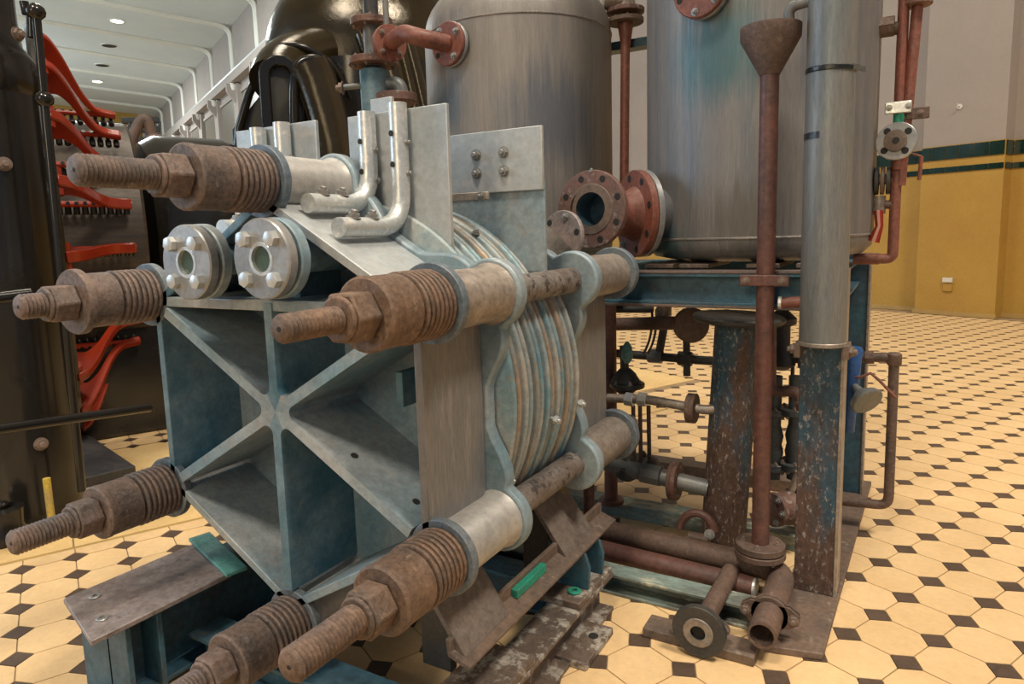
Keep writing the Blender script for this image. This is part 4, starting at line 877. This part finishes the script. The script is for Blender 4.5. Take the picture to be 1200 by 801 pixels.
# low dark kerb and pump block
k0 = [at(-40, 606, Z=0), at(160, 557, Z=0)]; kd = V3((-.35, .55, 0)).normalized()
bk = V3((ev.x, ev.y, 0))
MB()
KB = MB().prism([(0, 0), ((k0[1] - k0[0]).length, 0), ((k0[1] - k0[0]).length, 2.2), (0, 2.2)], k0[0], (k0[1] - k0[0]).normalized(), EZ.cross((k0[1] - k0[0]).normalized()), (0, 0, .05)).build('machine_plinth', 'pipe_dk', None, .005)
tag(KB, 'low dark plinth under the generator at the left', 'plinth')
pv = at(4, 634, Z=0)
PB = thing('pump_casting', pv, 'round black iron casting standing on the floor at the left edge', 'casting')
MB().lathe([(.085, 0), (.085, .05), (.075, .07), (.08, .13), (.05, .14), (.045, .10)], pv, EZ, 32, True, True).build('housing', 'black', PB)
MB().lathe([(.03, 0), (.035, .05), (.02, .06)], pv + EZ * .1, EZ, 16).build('spindle', 'black', PB)
tag(MB().tube([at(62, 622, Z=0), at(62, 622, Z=0) + EZ * .22], .014, 12).lathe([(.03, 0), (.02, .02)], at(62, 622, Z=0), EZ, 14).build('floor_pipe_stub', 'yellow'), 'thin yellow pipe rising from the floor before the black pedestal', 'pipe')

# turbine casing behind, centre
DT = 5.6
def TP(x, y, D=DT): return at(x, y, D=D)
TU = thing('turbine_casing', V3((TP(400, 200).x, TP(400, 200).y, 0)), 'big glossy black turbine casing with bulging ducts behind the electrolyser', 'turbine')
tv = V3((ray(400, 150).x, ray(400, 150).y, 0)).normalized(); ta = V3((tv.y, -tv.x, 0))
c = TP(432, 75, 6.1)
prf = [(.82 * math.cos(R(t_)), .62 * math.sin(R(t_))) for t_ in range(-88, 60, 8)]
MB().lathe(prf, c, tv, 64).build('main_shell', 'casing', TU, ang=60)
MB().lathe([(.70, 0), (.70, c.z - .1)], (c.x, c.y, 0), EZ, 40).build('base_drum', 'black', TU)
MB().tube(path([TP(306, 66, 5.35), TP(322, 56, 5.3), TP(350, 52, 5.3), TP(388, 72, 5.35), TP(412, 115, 5.45), TP(425, 175, 5.5)], .2, 6), .028, 14).build('seam_flange', 'black', TU)
def arch(x0, x1, ytop, ybot, D, depth, rim, mat, matp):
    a0, a1 = TP(x0, ytop, D), TP(x1, ytop, D); w_ = (a1 - a0).length; ux = (a1 - a0); ux.z = 0; ux.normalize(); zt = a0.z; zb = TP(x0, ybot, D).z; h_ = zt - zb; r_ = w_ / 2
    def outl(ins):
        rr = r_ - ins; return [(ins, 0)] + [(r_ - rr * math.cos(R(t_)), h_ - r_ + rr * math.sin(R(t_))) for t_ in range(0, 181, 12)] + [(w_ - ins, 0)]
    fwd_ = ux.cross(EZ); fwd_ = fwd_ if fwd_.dot(tv) < 0 else -fwd_
    o0 = V3((a0.x, a0.y, zb))
    ou, inn = outl(0), outl(rim); n = len(ou); vs = []; 
    for pl_ in (ou, inn):
        for d_ in (0, depth): vs += [o0 + ux * p[0] + EZ * p[1] - fwd_ * d_ for p in pl_]
    fs = []
    for i in range(n - 1): fs += [(i, i + 1, 2 * n + i + 1, 2 * n + i), (n + i, n + i + 1, i + 1, i), (2 * n + i, 2 * n + i + 1, 3 * n + i + 1, 3 * n + i), (3 * n + i, 3 * n + i + 1, n + i + 1, n + i)]
    MB().add(vs, fs).build('arch_rim', mat, TU, .012)
    MB().prism(outl(rim * .9), o0 - fwd_ * .06, ux, EZ, -fwd_ * .02).build('arch_panel', matp, TU)
arch(301, 352, 62, 260, 5.15, .10, .075, 'black', 'black_ol')
MB().tube(bez(TP(327, 98, 5.32), TP(332, 66, 5.5), TP(395, 62, 5.75), 8), .205, 28).build('duct_hump', 'casing', TU, ang=60)
# bright descending tube with collar
MB().tube([TP(362, 76, 5.0), TP(370, 92, 5.0), TP(382, 130, 5.0), TP(392, 170, 5.0), TP(398, 215, 5.0), TP(400, 300, 5.0)], .135, 28).build('draft_tube', 'casing', TU, ang=60)
MB().tube(path([TP(345, 190, 4.98), TP(344, 100, 4.98), TP(350, 72, 5.0), TP(375, 68, 5.0), TP(388, 90, 5.02)], .12, 6), .035, 14).build('tube_collar', 'black', TU)
for x0, x1, r_ in ((462, 486, .09), (480, 502, .045), (490, 513, .045), (440, 466, .07)):
    MB().tube(bez(TP(x0 - 14, 40, 5.4), TP(x0 + 2, 90, 5.4), TP(x1, 200, 5.4), 10), r_, 18).build('side_tube', 'casing', TU, ang=60)
MB().box(tuple(TP(498, 30, 5.8) - V3((.05, .05, .9))), tuple(TP(498, 30, 5.8) + V3((.05, .05, .9)))).build('strut', 'brown', TU)
b = MB(); b.tube([TP(277, 190, 5.6), TP(280, 150, 5.6), TP(292, 110, 5.6), TP(303, 85, 5.6)], .03, 12).build('oil_pipe', 'black', TU)
MB().prism([(0, 0), (.28, 0), (.28, .62), (.0, .30)], TP(275, 200, 5.65), ta, EZ, tv * .3).build('side_cover', 'black_ol', TU, .01)
# distant equipment left of the casing
t = thing('bent_tube_frame', at(155, 235, D=8.5), 'dark bent tube frame with a round end far behind the commutator', 'pipe')
MB().tube(path([at(153, 260, D=8.5), at(152, 165, D=8.5), at(170, 131, D=8.5), at(181, 168, D=8.5), at(186, 176, D=8.3)], .25), .055, 14).build('tube', 'pipe_br', t)
MB().lathe([(.05, 0), (.12, .03), (.12, .12), (.06, .16)], at(188, 172, D=8.2), V3((.5, -.8, 0)), 20).build('end_knob', 'pipe_br', t)
t = thing('distant_crane', at(165, 175, D=45), 'dark overhead crane bridge far at the end of the hall', 'crane')
for z_ in (0, .6, 1.2, 1.7):
    MB().tube([at(146, 178, D=45) + EZ * z_, at(190, 176, D=45) + EZ * z_], .18, 8).build('girder', 'pipe_dk', t)
for k in range(6): MB().tube([at(148 + 7 * k, 178, D=45), at(155 + 7 * k, 178, D=45) + EZ * 1.7], .10, 6).build('brace', 'pipe_dk', t)
